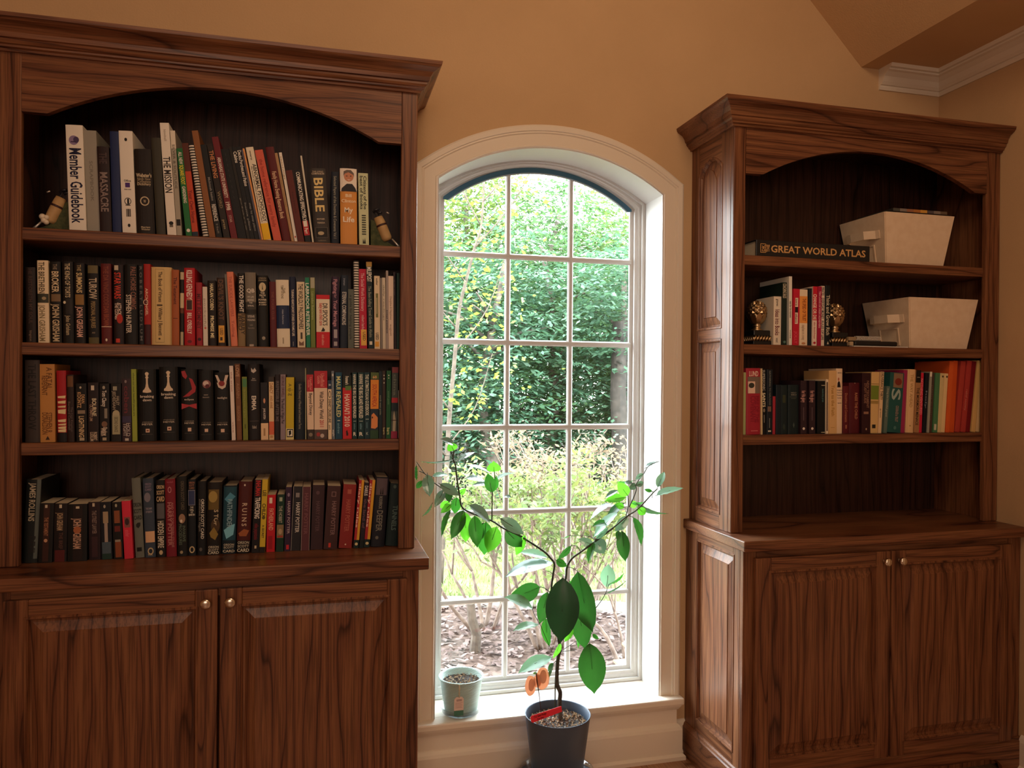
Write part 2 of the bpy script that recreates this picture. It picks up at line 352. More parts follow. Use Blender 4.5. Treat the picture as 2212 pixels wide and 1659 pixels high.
# ------------------------------------------------------------------ built-in bookcases
F0 = 2.30; ZK = H-.511; ZCB = H+.8715; ZCT = H+.952
COR = [(0, 0), (.008, 0), (.010, .006), (.016, .009), (.017, .014), (.021, .016), (.025, .022), (.025, .028), (.030, .030), (.033, .042), (.042, .055), (.054, .062), (.058, .064), (.064, .071), (.066, .0805), (0, .0805)]
def hutch(X0, X1, O0, O1, archx, cornpath, shelves, side, label, cside):
    t = thing('bookcase', label, 'bookcase', ((X0+X1)/2, W, ZK))
    def P(n, bm, m): return at0(obj(n, bm, m), t)
    # arched header spanning between stiles
    bm = bmesh.new(); ax0, ax1, zsp, zt = archx; cx = (ax0+ax1)/2; hw = (ax1-ax0)/2; sg = zt-zsp; r = (hw*hw+sg*sg)/(2*sg)
    arc = [(ax0+(ax1-ax0)*i/30, zt-r+math.sqrt(r*r-(ax0+(ax1-ax0)*i/30-cx)**2)) for i in range(31)]
    low = [(O0, zsp)]+arc+[(O1, zsp)]
    for Y in (F0, F0+.02):
        for a, b in zip(low, low[1:]): bm.faces.new([bm.verts.new((x, Y, z)) for x, z in (a, b, (b[0], ZCB+.01), (a[0], ZCB+.01))])
    for a, b in zip(low, low[1:]): bm.faces.new([bm.verts.new(p) for p in ((a[0], F0, a[1]), (b[0], F0, b[1]), (b[0], F0+.02, b[1]), (a[0], F0+.02, a[1]))])
    bmesh.ops.remove_doubles(bm, verts=bm.verts[:], dist=1e-5); P('arched_header', bm, WX)
    for a, b in ((X0, O0), (O1, X1)):
        bm = bmesh.new(); box(bm, a, b, F0, F0+.02, ZK+.0005, ZCB+.01, 0, .003); P('stile', bm, WZ)
    Xi0, Xi1 = X0+.014, X1-.014
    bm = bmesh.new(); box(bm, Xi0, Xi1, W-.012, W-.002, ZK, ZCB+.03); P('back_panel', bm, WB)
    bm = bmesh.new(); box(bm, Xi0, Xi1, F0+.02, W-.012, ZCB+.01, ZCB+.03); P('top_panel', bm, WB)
    for a, b, sd in ((X0, Xi0, -1), (Xi1, X1, 1)):
        bm = bmesh.new()
        if sd == side:
            Xf = X0 if sd < 0 else X1
            box(bm, min(a, b)+(.012 if sd < 0 else 0), max(a, b)-(.012 if sd > 0 else 0), F0+.02, W-.001, ZK+.0005, ZCB+.03)
            sp = P('side_panel', bm, WZ)
            def pl(u, v, d): return (Xf+sd*d, u, v)
            xa, xb = (Xf, Xf+.012) if sd < 0 else (Xf-.012, Xf)
            for nm, y0, y1, z0, z1, m_ in (('side_stile', F0+.02, 2.380, ZK+.0005, ZCB+.01, WS), ('side_stile', 2.537, W-.001, ZK+.0005, ZCB+.01, WS),
                                       ('side_rail', 2.380, 2.537, ZK+.0005, H-.452, WY), ('side_rail', 2.380, 2.537, H+.147, H+.200, WY)):
                q = bmesh.new(); box(q, xa, xb, y0, y1, z0, z1, 0, .001); P(nm, q, m_)
            q = bmesh.new(); n = 14; y0, y1 = 2.380, 2.537; zs0 = H+.755; zz = [zs0+.045*(1-(2*i/n-1)**2) for i in range(n+1)]
            for X in (xa, xb):
                for i in range(n):
                    ya, yb = y0+(y1-y0)*i/n, y0+(y1-y0)*(i+1)/n
                    q.faces.new([q.verts.new(p) for p in ((X, ya, zz[i]), (X, yb, zz[i+1]), (X, yb, ZCB+.01), (X, ya, ZCB+.01))])
            P('side_rail', q, WY)
            q = bmesh.new(); raised(q, 2.380, 2.537, H+.200, H+.755, pl, arch=.045); P('raised_panel', q, WS)
            q = bmesh.new(); raised(q, 2.380, 2.537, H-.452, H+.147, pl); P('raised_panel', q, WS)
        else:
            box(bm, a, b, F0+.02, W-.001, ZK+.0005, ZCB+.03); P('side_panel', bm, WZ)
    bm = bmesh.new(); sweep(bm, cornpath, COR, lambda x, y, h: (x, y, ZCB+h), side=cside); P('cornice', bm, WX)
    bm = bmesh.new(); box(bm, X0+.001, X1-.001, F0+.001, W-.001, ZCB+.055, ZCT-.004); P('cornice_top', bm, WX)
    for z in shelves:
        bm = bmesh.new(); box(bm, Xi0+.001, Xi1-.001, F0+.012, W-.013, z-.034, z, 0, .003); P('shelf', bm, WX)
    return t
LX0, LX1, RX0, RX1 = -.842, .2865, 1.360, 2.478
SHL = {'L1': H+.4076, 'L2': H+.0956, 'L3': H-.1781, 'L4': ZK, 'R1': H+.4405, 'R2': H+.1348, 'R3': H-.1781}
hutch(LX0, LX1, -.779, .2377, (-.718, .170, H+.716, H+.829), [(LX0, F0), (LX1, F0), (LX1, W-.001)], [SHL[k] for k in ('L1', 'L2', 'L3')], 1,
      'dark oak bookcase packed with four rows of books', 1)
hutch(RX0, RX1, 1.4053, 2.415, (1.471, 2.362, H+.716, H+.829), [(RX0, W-.001), (RX0, F0), (RX1, F0)], [SHL[k] for k in ('R1', 'R2', 'R3')], -1,
      'dark oak bookcase holding two white canvas bins and a world atlas', 1)
# counters
for X0, X1, nm in ((-.868, .3140, 'packed'), (1.335, 2.478, 'bins')):
    bm = bmesh.new(); box(bm, X0, X1, 2.172, W-.001, ZK-.0355, ZK, 0, .004)
    tag(obj('countertop', bm, WX), 'dark oak countertop under the packed bookcase' if nm == 'packed' else 'dark oak countertop under the bookcase with white bins', 'countertop')
FB = 2.200; DF = 2.182
def door(X0, X1, Z0, Z1, knobx, parent):
    bm = bmesh.new(); sw = .057
    for a, b, c, d, m_ in ((X0, X0+sw, Z0, Z1, 0), (X1-sw, X1, Z0, Z1, 0), (X0+sw, X1-sw, Z1-.052, Z1, 1), (X0+sw, X1-sw, Z0, Z0+.057, 1)):
        box(bm, a, b, DF, DF+.017, c, d, m_, .0025)
    d = at0(obj('door', bm, [WZ, WX]), parent)
    def sub(n, bm, m, sm=False): o = obj(n, bm, m, None, sm); o.parent = d; return o
    bm = bmesh.new(); raised(bm, X0+sw, X1-sw, Z0+.057, Z1-.052, lambda u, v, dd: (u, DF-dd, v),
        prof=[(-.009, 0), (-.007, .0022), (-.003, .0022), (0, -.003), (.003, -.010), (.008, -.010), (.033, -.002), (.035, 0)]); sub('raised_panel', bm, WZ)
    bm = bmesh.new(); kz = Z1-.032; prof = [(0, 0), (.006, 0), (.006, .003), (.0042, .005), (.0045, .011), (.009, .015), (.0135, .019), (.0145, .023), (.013, .027), (.008, .029), (0, .0295)]
    lathe(bm, prof, 0, 0, 24); bmesh.ops.rotate(bm, verts=bm.verts[:], cent=(0, 0, 0), matrix=Matrix.Rotation(PI/2, 3, 'X')); bmesh.ops.translate(bm, verts=bm.verts[:], vec=(knobx, DF, kz))
    sub('knob', bm, METAL, True)
def base(X0, X1, doors, side, label):
    t = thing('base_cabinet', label, 'cabinet', ((X0+X1)/2, W, 0))
    def P(n, bm, m): return at0(obj(n, bm, m), t)
    ZT = ZK-.0357; ZB = H-1.278; d0, dm, d1 = doors
    bm = bmesh.new(); box(bm, X0+.013, X1-.013, FB+.02, W-.002, .02, ZT-.001); P('carcass', bm, WZ)
    for a, b in ((X0, d0+.012), (d1-.012, X1)):
        bm = bmesh.new(); box(bm, a, b, FB, FB+.02, .1, ZT-.0005, 0, .002); P('stile', bm, WZ)
    bm = bmesh.new(); box(bm, d0+.012, d1-.012, FB, FB+.02, H-.592, ZT-.0005); P('top_rail', bm, WX)
    bm = bmesh.new(); box(bm, d0+.012, d1-.012, FB, FB+.02, .1, H-1.26); P('bottom_rail', bm, WX)
    door(d0, dm-.003, ZB, H-.571, dm-.031, t); door(dm+.003, d1, ZB, H-.571, dm+.031, t)
    Xf = X0 if side < 0 else X1
    xa, xb = (Xf, Xf+.013) if side < 0 else (Xf-.013, Xf)
    for nm, y0, y1, z0, z1, m_ in (('side_stile', FB+.0205, 2.262, .1, ZT-.0005, WS), ('side_stile', 2.505, W-.001, .1, ZT-.0005, WS),
                               ('side_rail', 2.262, 2.505, H-.580, ZT-.0005, WY), ('side_rail', 2.262, 2.505, .1, H-1.226, WY)):
        q = bmesh.new(); box(q, xa, xb, y0, y1, z0, z1, 0, .001); P(nm, q, m_)
    q = bmesh.new(); raised(q, 2.262, 2.505, H-1.226, H-.580, lambda u, v, d: (Xf+side*d, u, v)); P('raised_panel', q, WS)
    # plinth with a moulded top edge and a shaped toe cut-out in front
    q = bmesh.new(); pp = .014; ft = .10
    low = [(X0-pp if side < 0 else X0, 0), (X0+ft-.02, 0), (X0+ft-.01, .03), (X0+ft+.015, .052), (X0+ft+.05, .058)]
    low += [(X1+X0-x, z) for x, z in low[::-1]]; low[-1] = (X1+pp if side > 0 else X1, 0)
    zt = H-1.292
    for Y in (FB-pp, FB+.004):
        for a, b in zip(low, low[1:]):
            if abs(a[0]-b[0]) > 1e-6: q.faces.new([q.verts.new((x, Y, z)) for x, z in (a, b, (b[0], zt), (a[0], zt))])
    for a, b in zip(low, low[1:]): q.faces.new([q.verts.new(p) for p in ((a[0], FB-pp, a[1]), (b[0], FB-pp, b[1]), (b[0], FB+.004, b[1]), (a[0], FB+.004, a[1]))])
    if side < 0: box(q, X0-pp, X0, FB-pp, W-.001, 0, zt)
    else: box(q, X1, X1+pp, FB-pp, W-.001, 0, zt)
    path = [(X0, W-.001), (X0, FB), (X1, FB)] if side < 0 else [(X0, FB), (X1, FB), (X1, W-.001)]
    sweep(q, path, [(0, 0), (pp, 0), (pp, .004), (.010, .008), (.007, .014), (.002, .018), (0, .018)], lambda x, y, h: (x, y, zt+h), side=1)
    P('plinth', q, WX)
    return t
base(-.842, .2877, (-.775, -.2585, .252), 1, 'dark oak base cabinet under the packed bookcase')
base(1.348, 2.478, (1.384, 1.905, 2.426), -1, 'dark oak base cabinet under the bookcase with the white bins')
BOOKS = {
'L1': [
(-0.6712,-0.6286,0.2924,-0.0391,'ebe5da','b','wide white binder reading Member Guidebook in navy letters',[('Member Guidebook',0.22,0.93,0.55,'1c1c3c',0.03),('o',0.145,0.45,0.045,0.28,'8c7aa0'),('o',0.14,0.6,0.03,0.17,'4a3a60'),('#',0.155,0.165,'3a2c50',0.22,0.6)]),
(-0.6274,-0.5956,0.2828,-0.0423,'9a968c','b','plain grey slipcase beside the wide white binder',[('SCRAPBOOK',0.3,0.7,0.2,'7c7870')]),
(-0.5949,-0.5645,0.2392,-0.0397,'2b1e20','h','dark brown hardcover reading MASSACRE in grey letters',[('THE',0.07,0.2,0.5,'4c3c3c'),('MASSACRE',0.3,0.76,0.5,'8c7c78'),('a true account',0.32,0.7,0.12,'5a4a48',-0.35)]),
(-0.5621,-0.5397,0.2845,-0.0345,'22305c','h','navy comb-bound volume with textured spine',[]),
(-0.5374,-0.5022,0.2891,-0.0424,'ebe5da','b','white ring binder with punched dots, emblem and barcode',[('o',0.085,0.5,0.017,0.1,'1b1714'),('o',0.92,0.5,0.017,0.1,'1b1714'),('#',0.505,0.55,'4b2c78',0.33,0.68),('=Office',0.475,0.495,0.5,'50504c'),('=index notes',0.56,0.575,0.5,'77746c'),('o',0.685,0.48,0.035,0.25,'1b1714'),('o',0.685,0.48,0.028,0.2,'ebe5da'),('=1',0.66,0.71,0.14,'1b1714'),('#',0.72,0.727,'1b1714',0.3,0.66),('#',0.76,0.835,'4a4440',0.34,0.4),('#',0.76,0.835,'4a4440',0.43,0.55),('#',0.76,0.835,'4a4440',0.58,0.66)]),
(-0.5006,-0.4538,0.242,-0.0403,'221b18','h','thick black dictionary with cream lettering and a ring emblem',[("=Webster's",0.285,0.33,0.85,'d8c8a8'),('=Ninth New',0.335,0.365,0.75,'9c8c70'),('=Collegiate',0.365,0.395,0.75,'9c8c70'),('=Dictionary',0.395,0.425,0.75,'c8b898'),('o',0.61,0.5,0.055,0.26,'c8b898'),('o',0.61,0.5,0.042,0.2,'221b18'),('=W',0.595,0.63,0.14,'c8b898'),('=Merriam',0.905,0.925,0.5,'c8b898'),('=Webster',0.93,0.95,0.5,'c8b898')]),
(-0.449,-0.4248,0.2761,-0.0583,'3c3a30','h','plain dark olive book between the dictionary and THE MISSION',[]),
(-0.4199,-0.3961,0.3203,-0.0703,'ebe5da','p','tall white book reading THE MISSION, tallest on its shelf',[('THE MISSION',0.3,0.62,0.62,'2c2420'),('kimball',0.06,0.16,0.2,'b4a898'),('o',0.89,0.5,0.017,0.25,'1b1714'),('#',0.905,0.925,'6c6458',0.3,0.7)]),
(-0.3951,-0.3821,0.3011,-0.0684,'a8a294','p','slim grey-beige book with faint lettering beside THE MISSION',[('#',0.0,0.17,'e4dccb'),('SILVER & SOLITUDE',0.13,0.55,0.4,'6c675c'),('#',0.84,0.9,'1b1714',0.1,0.9)]),
(-0.3711,-0.3551,0.2527,-0.108,'23703a','p','slim green gardening paperback with yellow and white lettering',[('ALL NEW',0.04,0.18,0.45,'ebe5da'),('SQUARE FOOT',0.19,0.41,0.5,'f0e040'),('GARDENING',0.43,0.62,0.42,'ebe5da'),('o',0.93,0.5,0.02,0.3,'ebe5da')]),
(-0.3538,-0.3378,0.2688,-0.1126,'c24a2c','p','slim brown and orange-red home guide with a dark foot',[('#',0,0.3,'5a2c20'),('Your Own Home',0.5,0.85,0.5,'7c1c18'),('#',0.945,1,'203040')]),
(-0.3254,-0.3097,0.2686,-0.1557,'1b1714','comb','comb-bound book with a cream coil spine',[]),
(-0.308,-0.2912,0.3084,-0.1617,'8c5a34','p','tall plain tan-brown book leaning beside the coil-bound one',[]),
(-0.2892,-0.2729,0.2697,-0.1686,'1b1c1e','p','slim black book with white lettering and a pale top edge',[('McIntosh basics',0.35,0.6,0.3,'8c8c88'),('REFERENCE',0.64,0.82,0.5,'dcd8d0'),('Hall',0.85,0.95,0.25,'77746c')]),
(-0.2696,-0.2515,0.2756,-0.1777,'2c231e','p','slim dark book with orange lettering near its head',[('THE LIVING',0.07,0.36,0.5,'d08858'),('WORD',0.5,0.68,0.35,'8c7c5c'),('press',0.8,0.9,0.3,'9c8c68')]),
(-0.2487,-0.231,0.2965,-0.187,'6e2028','p','maroon yearbook with white lettering and the year 1998',[('ARKANSAS STATE UNIVERSITY',0.2,0.6,0.42,'e8dcd0'),('1998',0.64,0.72,0.5,'e8dcd0'),('STAR',0.77,0.84,0.3,'c0a098')]),
(-0.2297,-0.2056,0.2634,-0.1914,'17181a','p','black book with dotted spine right after the maroon yearbook',[('- - - - - - - - -',0.05,0.55,0.2,'3c3c3c')]),
(-0.2043,-0.1966,0.2709,-0.1958,'26231f','p','very slim black pamphlet with faint print',[('plans',0.55,0.9,0.3,'77746c')]),
(-0.1961,-0.1838,0.2728,-0.1976,'17181c','p','slim black book reading Cabins in white near the top',[('Cabins',0.05,0.17,0.6,'ebe5da'),('home plans',0.6,0.9,0.3,'8c8c88')]),
(-0.1828,-0.17,0.2753,-0.201,'181a20','p','slim black book reading Decks, Porches, and Patios',[('Decks,Porches,and Patios',0.04,0.42,0.6,'ebe5da'),('step by step plans',0.6,0.9,0.3,'8c8c88')]),
(-0.1695,-0.1649,0.2661,-0.2028,'565668','p','very thin blue-grey magazine in the leaning run',[]),
(-0.1645,-0.1597,0.2724,-0.2042,'e8a060','p','thin orange book beside the cream psychology textbook',[]),
(-0.1586,-0.1375,0.2755,-0.1917,'e9dfc8','p','cream textbook reading ABNORMAL PSYCHOLOGY with a yellow foot',[('ABNORMAL PSYCHOLOGY',0.18,0.8,0.4,'2c2420',0.2),('the human experience of psychological disorders',0.2,0.8,0.14,'5c5044',-0.25),('#',0.815,0.99,'f0c020'),('mary',0.04,0.14,0.2,'5c5044')]),
(-0.1305,-0.1076,0.2695,-0.2078,'d4604c','p','coral red book with faint lettering in the leaning run',[('the home reference for every family',0.1,0.85,0.35,'a83c30')]),
(-0.105,-0.0814,0.2791,-0.1851,'5c1c20','h','dark maroon book reading Family Home Evening Resource Book',[('Family Home Evening Resource Book',0.26,0.76,0.4,'dcb898')]),
(-0.0801,-0.0722,0.265,-0.1897,'b08c64','p','slim tan book next to a slim white one',[('tan manual',0.3,0.6,0.3,'8c6c48')]),
(-0.0709,-0.0625,0.2668,-0.179,'ebe5da','p','slim white book with faint gilt print near its head',[('teachings',0.04,0.3,0.4,'b49c74'),('o',0.94,0.5,0.01,0.3,'c05040')]),
(-0.0617,-0.0432,0.213,-0.1738,'5e2620','p','short glossy dark red book after the slim white one',[('lessons',0.3,0.6,0.2,'4a1c18')]),
(-0.0406,-0.0239,0.2169,-0.1531,'1a1a1e','p','black paperback reading COMMUNICATING EFFECTIVELY with a red label',[('COMMUNICATING EFFECTIVELY',0.03,0.7,0.5,'ebe5da'),('#',0.7,0.9,'b82c34'),('#',0.7,0.78,'ebe5da',0.15,0.8),('Perr',0.8,0.88,0.5,'ebe5da')]),
(-0.0207,-0.0159,0.2606,-0.1403,'d4cdbd','s','thin pale leaflet with a curved top standing among the books',[]),
(-0.014,0.0314,0.2225,-0.0726,'3c3836','h','thick dark grey book reading BIBLE in gold capitals',[('=THE LIVING',0.035,0.055,0.7,'b8a890'),('=COMPANION',0.06,0.085,0.8,'c8b8a0'),('BIBLE',0.13,0.58,0.45,'e8cf8c'),('=MOTHER',0.67,0.69,0.5,'c8b8a0'),('=TERESA',0.72,0.74,0.5,'c8b8a0'),('#',0.79,0.93,'5a5654',0.1,0.9),('#',0.797,0.923,'23211f',0.14,0.86),('o',0.87,0.45,0.025,0.2,'b8a888'),('=edition',0.96,0.975,0.5,'8c7c68')]),
(0.0341,0.0565,0.2171,-0.007,'1a2230','h','slim dark navy book reading in small gilt letters beside BIBLE',[('Selected Papers of the Doctrine & Covenants Vol 1',0.06,0.92,0.28,'8c8c80')]),
(0.0616,0.1109,0.2307,-0.0153,'d8954c','h','hardcover with a portrait above an orange spine reading My Life',[('#',0,0.3,'f0e6da'),('p',[(0.06,0.3),(0.1,0.26),(0.3,0.22),(0.4,0.2),(0.72,0.2),(0.9,0.25),(0.99,0.3)],'26252c'),('o',0.105,0.52,0.068,0.29,'c88868'),('p',[(0.2,0.1),(0.22,0.04),(0.4,0.02),(0.65,0.02),(0.82,0.06),(0.84,0.11),(0.78,0.08),(0.5,0.05),(0.28,0.07)],'6c6058'),('o',0.1,0.4,0.006,0.05,'3c2c28'),('o',0.1,0.64,0.006,0.05,'3c2c28'),('p',[(0.4,0.145),(0.64,0.145),(0.52,0.155)],'f4e4dc'),('=Bill',0.335,0.375,0.36,'f8e4c0'),('=Clinton',0.405,0.445,0.85,'f8e4c0'),('=My',0.51,0.575,0.5,'f8ecd8'),('=Life',0.63,0.7,0.68,'f8ecd8')]),
(0.1169,0.1457,0.2199,-0.0221,'ccd2aa','p','pale green book with black spaced lettering, last in its row',[('Citizens of the',0.04,0.5,0.25,'2c3028',0.2),('best of books',0.04,0.5,0.25,'2c3028',-0.2),('#',0.575,0.592,'3c4034',0.3,0.72),('#',0.607,0.624,'3c4034',0.3,0.72),('#',0.639,0.6559999999999999,'3c4034',0.3,0.72),('#',0.6709999999999999,0.688,'3c4034',0.3,0.72),('#',0.703,0.72,'3c4034',0.3,0.72),('#',0.735,0.752,'3c4034',0.3,0.72),('#',0.7669999999999999,0.784,'3c4034',0.3,0.72),('#',0.7989999999999999,0.816,'3c4034',0.3,0.72),('#',0.831,0.848,'3c4034',0.3,0.72),('p',[(0.35,0.97),(0.4,0.9),(0.5,0.95),(0.6,0.89),(0.68,0.97)],'2c3028')]),
],
'L2': [
(-0.7768,-0.7526,0.2066,-0.0155,'251a16','h','near-black book with faded lettering at the dark end',[('HE RESTORETH MY SOUL',0.02,0.75,0.3,'4c3830'),('kingston',0.84,0.98,0.2,'7c6858')]),
(-0.7468,-0.7199,0.2264,-0.0194,'ead8b8','h','cream hardcover reading THE BRETHREN with a dark picture band',[('THE BRETHREN',0.02,0.4,0.42,'5c5038',-0.1),('#',0.405,0.515,'3a3c30'),('o',0.46,0.6,0.02,0.2,'a89878'),('JOHN GRISHAM',0.54,0.98,0.42,'8c7c58',-0.1)]),
(-0.716,-0.6895,0.225,-0.0226,'15120f','h','black hardcover reading THE BROKER in cream capitals',[('THE',0.03,0.1,0.3,'8c7c68'),('BROKER',0.12,0.38,0.5,'dcc8a4'),('#',0.4,0.49,'7c6448',0.1,0.95),('JOHN GRISHAM',0.52,0.98,0.5,'d0bc98')]),
(-0.6862,-0.6589,0.2264,-0.0198,'15110f','h','black hardcover reading THE KING OF TORTS with a white dot',[('THE KING OF TORTS',0.02,0.44,0.36,'c8b898'),('o',0.5,0.2,0.018,0.12,'d8ccb0'),('#',0.46,0.64,'26201c',0.3,0.9),('John Grisham',0.66,0.9,0.3,'b8a888')]),
(-0.6556,-0.6291,0.223,-0.0202,'17110f','h','black hardcover reading THE SUMMONS with a gold drape band',[('THE',0.02,0.1,0.3,'a8946c'),('SUMMONS',0.12,0.37,0.42,'dcc490'),('#',0.39,0.52,'8c6a38',0.1,0.9),('JOHN GRISHAM',0.54,0.92,0.45,'e0b0a0')]),
(-0.6225,-0.5948,0.2184,-0.0207,'161311','h','black hardcover reading TUROW with olive bands at head and foot',[('#',0,0.1,'6a6040',0.05,0.95),('TUROW',0.16,0.43,0.55,'c8b8a0'),('PERSONAL INJURIES',0.46,0.8,0.3,'9a8458'),('#',0.92,1,'5c5434',0.05,0.95),('=AND',0.85,0.87,0.3,'8c8070')]),
(-0.5892,-0.5635,0.2249,-0.0155,'5e1c1c','h','maroon hardcover with faded gold lettering and a white rule',[('THE DA VINCI CODE',0.03,0.52,0.4,'84402c'),('DAN BROWN',0.53,0.78,0.4,'94482e'),('#',0.782,0.79,'e0c8b0'),('o',0.95,0.5,0.018,0.1,'e8dcc8')]),
(-0.5578,-0.5319,0.2239,-0.0157,'221416','h','dark hardcover with a jagged red title over a red glow',[('#',0.01,0.07,'c8bca8',0.1,0.5),('STAR WARS',0.1,0.43,0.5,'d8402c',-0.1),('ATTACK OF',0.48,0.69,0.26,'e8d0c0',0.1),('THE CLONES',0.48,0.69,0.24,'e8d0c0',-0.25),('o',0.68,0.6,0.06,0.3,'b83020'),('#',0.93,0.98,'d04030',0.2,0.6)]),
(-0.5285,-0.4956,0.2252,-0.0158,'14110f','h','thick black hardcover with two slanted titles in tan and white',[('PALE HORSE COMING',0.03,0.56,0.32,'8c5c4c',0.22),('STEPHEN HUNTER',0.38,0.86,0.32,'dccfc0',-0.2)]),
(-0.4933,-0.4796,0.2256,-0.0159,'131418','h','black book with widely spaced faint grey letters',[('R O B E R T  L U D L U M',0.02,0.95,0.35,'6c6c6c')]),
(-0.4785,-0.4615,0.2288,-0.0158,'a82420','h','red book reading ARCHANGEL with a ringed letter and a dark foot',[('#',0.75,1,'40141a'),('ARCH  NGEL',0.3,0.64,0.3,'e8c8b0',-0.1),('o',0.475,0.25,0.035,0.38,'e0c0a8'),('o',0.475,0.25,0.026,0.28,'5c1416'),('A',0.455,0.495,0.25,'e8c8b0',-0.25)]),
(-0.4611,-0.4081,0.2221,-0.011,'d9bb80','h','very thick tan book with a thin ruled frame on its spine',[('#',0.025,0.028,'7c6434',0.2,0.64),('#',0.965,0.968,'7c6434',0.2,0.64),('#',0.025,0.968,'7c6434',0.2,0.207),('#',0.025,0.968,'7c6434',0.633,0.64),('The Book of Virtues',0.06,0.45,0.15,'5c4424',-0.05),('#',0.48,0.5,'4c3820',0.28,0.55),('William J Bennett',0.52,0.88,0.15,'5c4424',-0.05),('o',0.92,0.4,0.012,0.05,'4c3820')]),
(-0.4069,-0.3871,0.2158,-0.0114,'a85c34','h','orange-brown hardcover beside the very thick tan book',[('The Testament',0.1,0.46,0.35,'5c2416'),('#',0.64,0.648,'5c2416',0.2,0.8)]),
(-0.3852,-0.3754,0.2143,-0.0039,'1e1612','h','slim mottled black and cream book before a bright red one',[('#',0.02,0.12,'c8b898'),('#',0.3,0.5,'d4c29c'),('#',0.5,0.57,'6c3c28'),('#',0.82,1,'b8a88c',0.1,0.9)]),
(-0.3731,-0.3448,0.2223,-0.0113,'b01c28','h','bright red hardcover reading KILLING KENNEDY in white',[('KILLING KENNEDY',0.03,0.41,0.42,'f0e4dc'),('#',0.41,0.545,'d0a080',0.2,0.78),('#',0.416,0.54,'3a2420',0.24,0.74),("BILL O'REILLY",0.58,0.85,0.32,'f0e4dc'),('o',0.95,0.5,0.02,0.2,'6c141c')]),
(-0.3413,-0.3247,0.182,-0.0191,'9c2430','h','shorter red book with dark red capitals on its spine',[('MITT ROMNEY',0.18,0.74,0.5,'5c1018'),('o',0.9,0.5,0.025,0.3,'3c0c14')]),
(-0.3224,-0.3105,0.1701,-0.0201,'e0d8cc','p','slim white book beside two red ones',[('pocketful',0.2,0.7,0.35,'b0a498'),('o',0.7,0.5,0.02,0.25,'c87468')]),
(-0.3095,-0.2873,0.1894,-0.0207,'201612','h','dark brown book reading PROMISE ME in cream capitals',[('HARLAN COBEN',0.05,0.45,0.33,'e8dcb0'),('PROMISE ME',0.54,0.88,0.33,'f0e4b8')]),
(-0.2833,-0.2619,0.1985,-0.0252,'30221a','h','dark brown book with a yellow used sticker near its foot',[("DEVIL'S KNOT",0.03,0.62,0.5,'6c4c38'),('#',0.7,0.95,'e0a848',0.12,0.85),('USED',0.74,0.84,0.3,'3c2c20'),('#',0.87,0.92,'3c2c20',0.3,0.6)]),
(-0.2549,-0.2488,0.2098,-0.058,'7c7c74','p','very slim grey book beside the salmon one',[]),
(-0.2468,-0.229,0.2161,-0.0648,'e08468','h','salmon orange book with faded capitals',[('THE SUICIDE LAWYERS',0.06,0.6,0.35,'b85c48'),('Tolling',0.65,0.88,0.3,'b85c48')]),
(-0.2285,-0.2074,0.2142,-0.0147,'191613','h','book with black upper spine and tan foot reading THE GOOD FIGHT',[('THE GOOD FIGHT',0.03,0.53,0.42,'f0e8dc'),('#',0.55,1,'8c7450'),('HARRY',0.56,0.84,0.36,'3c3024',0.2),('REID',0.58,0.78,0.36,'3c3024',-0.2)]),
(-0.2049,-0.1754,0.2165,-0.026,'45423c','h','dark book with a stormy grey picture and big QB letters',[('#',0,0.4,'7c7468'),('=QB',0.22,0.27,0.75,'e0d8cc'),('=MY LIFE',0.32,0.345,0.6,'d0c8bc'),('=BEHIND',0.36,0.385,0.6,'d0c8bc'),('=THE',0.4,0.42,0.3,'d0c8bc'),('=SPIRAL',0.44,0.46,0.6,'d0c8bc'),('=STEVE',0.58,0.61,0.65,'d0c8bc'),('=YOUNG',0.63,0.655,0.75,'d0c8bc'),('#',0.5,0.56,'26241f'),('=with',0.7,0.72,0.3,'8c8478'),('=benedict',0.74,0.76,0.6,'8c8478'),('#',0.97,1,'b0a090',0.3,0.7)]),
(-0.1729,-0.1432,0.2099,-0.0212,'15130f','h','black hardcover with a cream oval picture and stacked title',[('=LYNDON',0.03,0.05,0.7,'a89878'),('=JOHNSON',0.06,0.08,0.75,'a89878'),('o',0.165,0.5,0.065,0.33,'cfc09c'),('p',[(0.45,0.2),(0.5,0.12),(0.55,0.2)],'3c3428'),('=THE',0.235,0.26,0.4,'e0d4bc'),('=PATH',0.268,0.293,0.55,'e0d4bc'),('=TO',0.3,0.32,0.25,'e0d4bc'),('=POWER',0.33,0.355,0.75,'e0d4bc'),('=ROBERT',0.37,0.39,0.7,'e0d4bc'),('=A CARO',0.4,0.42,0.7,'e0d4bc'),('o',0.88,0.55,0.025,0.16,'9c9484')]),
(-0.138,-0.1199,0.1924,-0.0241,'5c2026','h','plain maroon hardcover with faint lettering mid row',[('THE POKER CLUB',0.15,0.58,0.3,'7c4038')]),
(-0.1185,-0.082,0.1986,-0.0305,'e9dfc8','h','thick cream book with a wide navy band across its middle',[('THE',0.12,0.2,0.12,'7c6c4c',0.15),('TEMPTATIONS',0.08,0.28,0.14,'7c6c4c',-0.02),('#',0.38,0.725,'1c2c50'),('Adam Robertson',0.44,0.66,0.1,'a0a8b8'),('common',0.86,0.95,0.12,'8c7c5c')]),
(-0.0807,-0.0636,0.2097,-0.0255,'18203c','h','navy book with small white capitals, Turning Hearts',[('TURNING HEARTS,SHORT STORIES ON FAMILY LIFE',0.18,0.84,0.3,'d8d0c4'),('#',0.92,0.98,'8c8c8c',0.4,0.5)]),
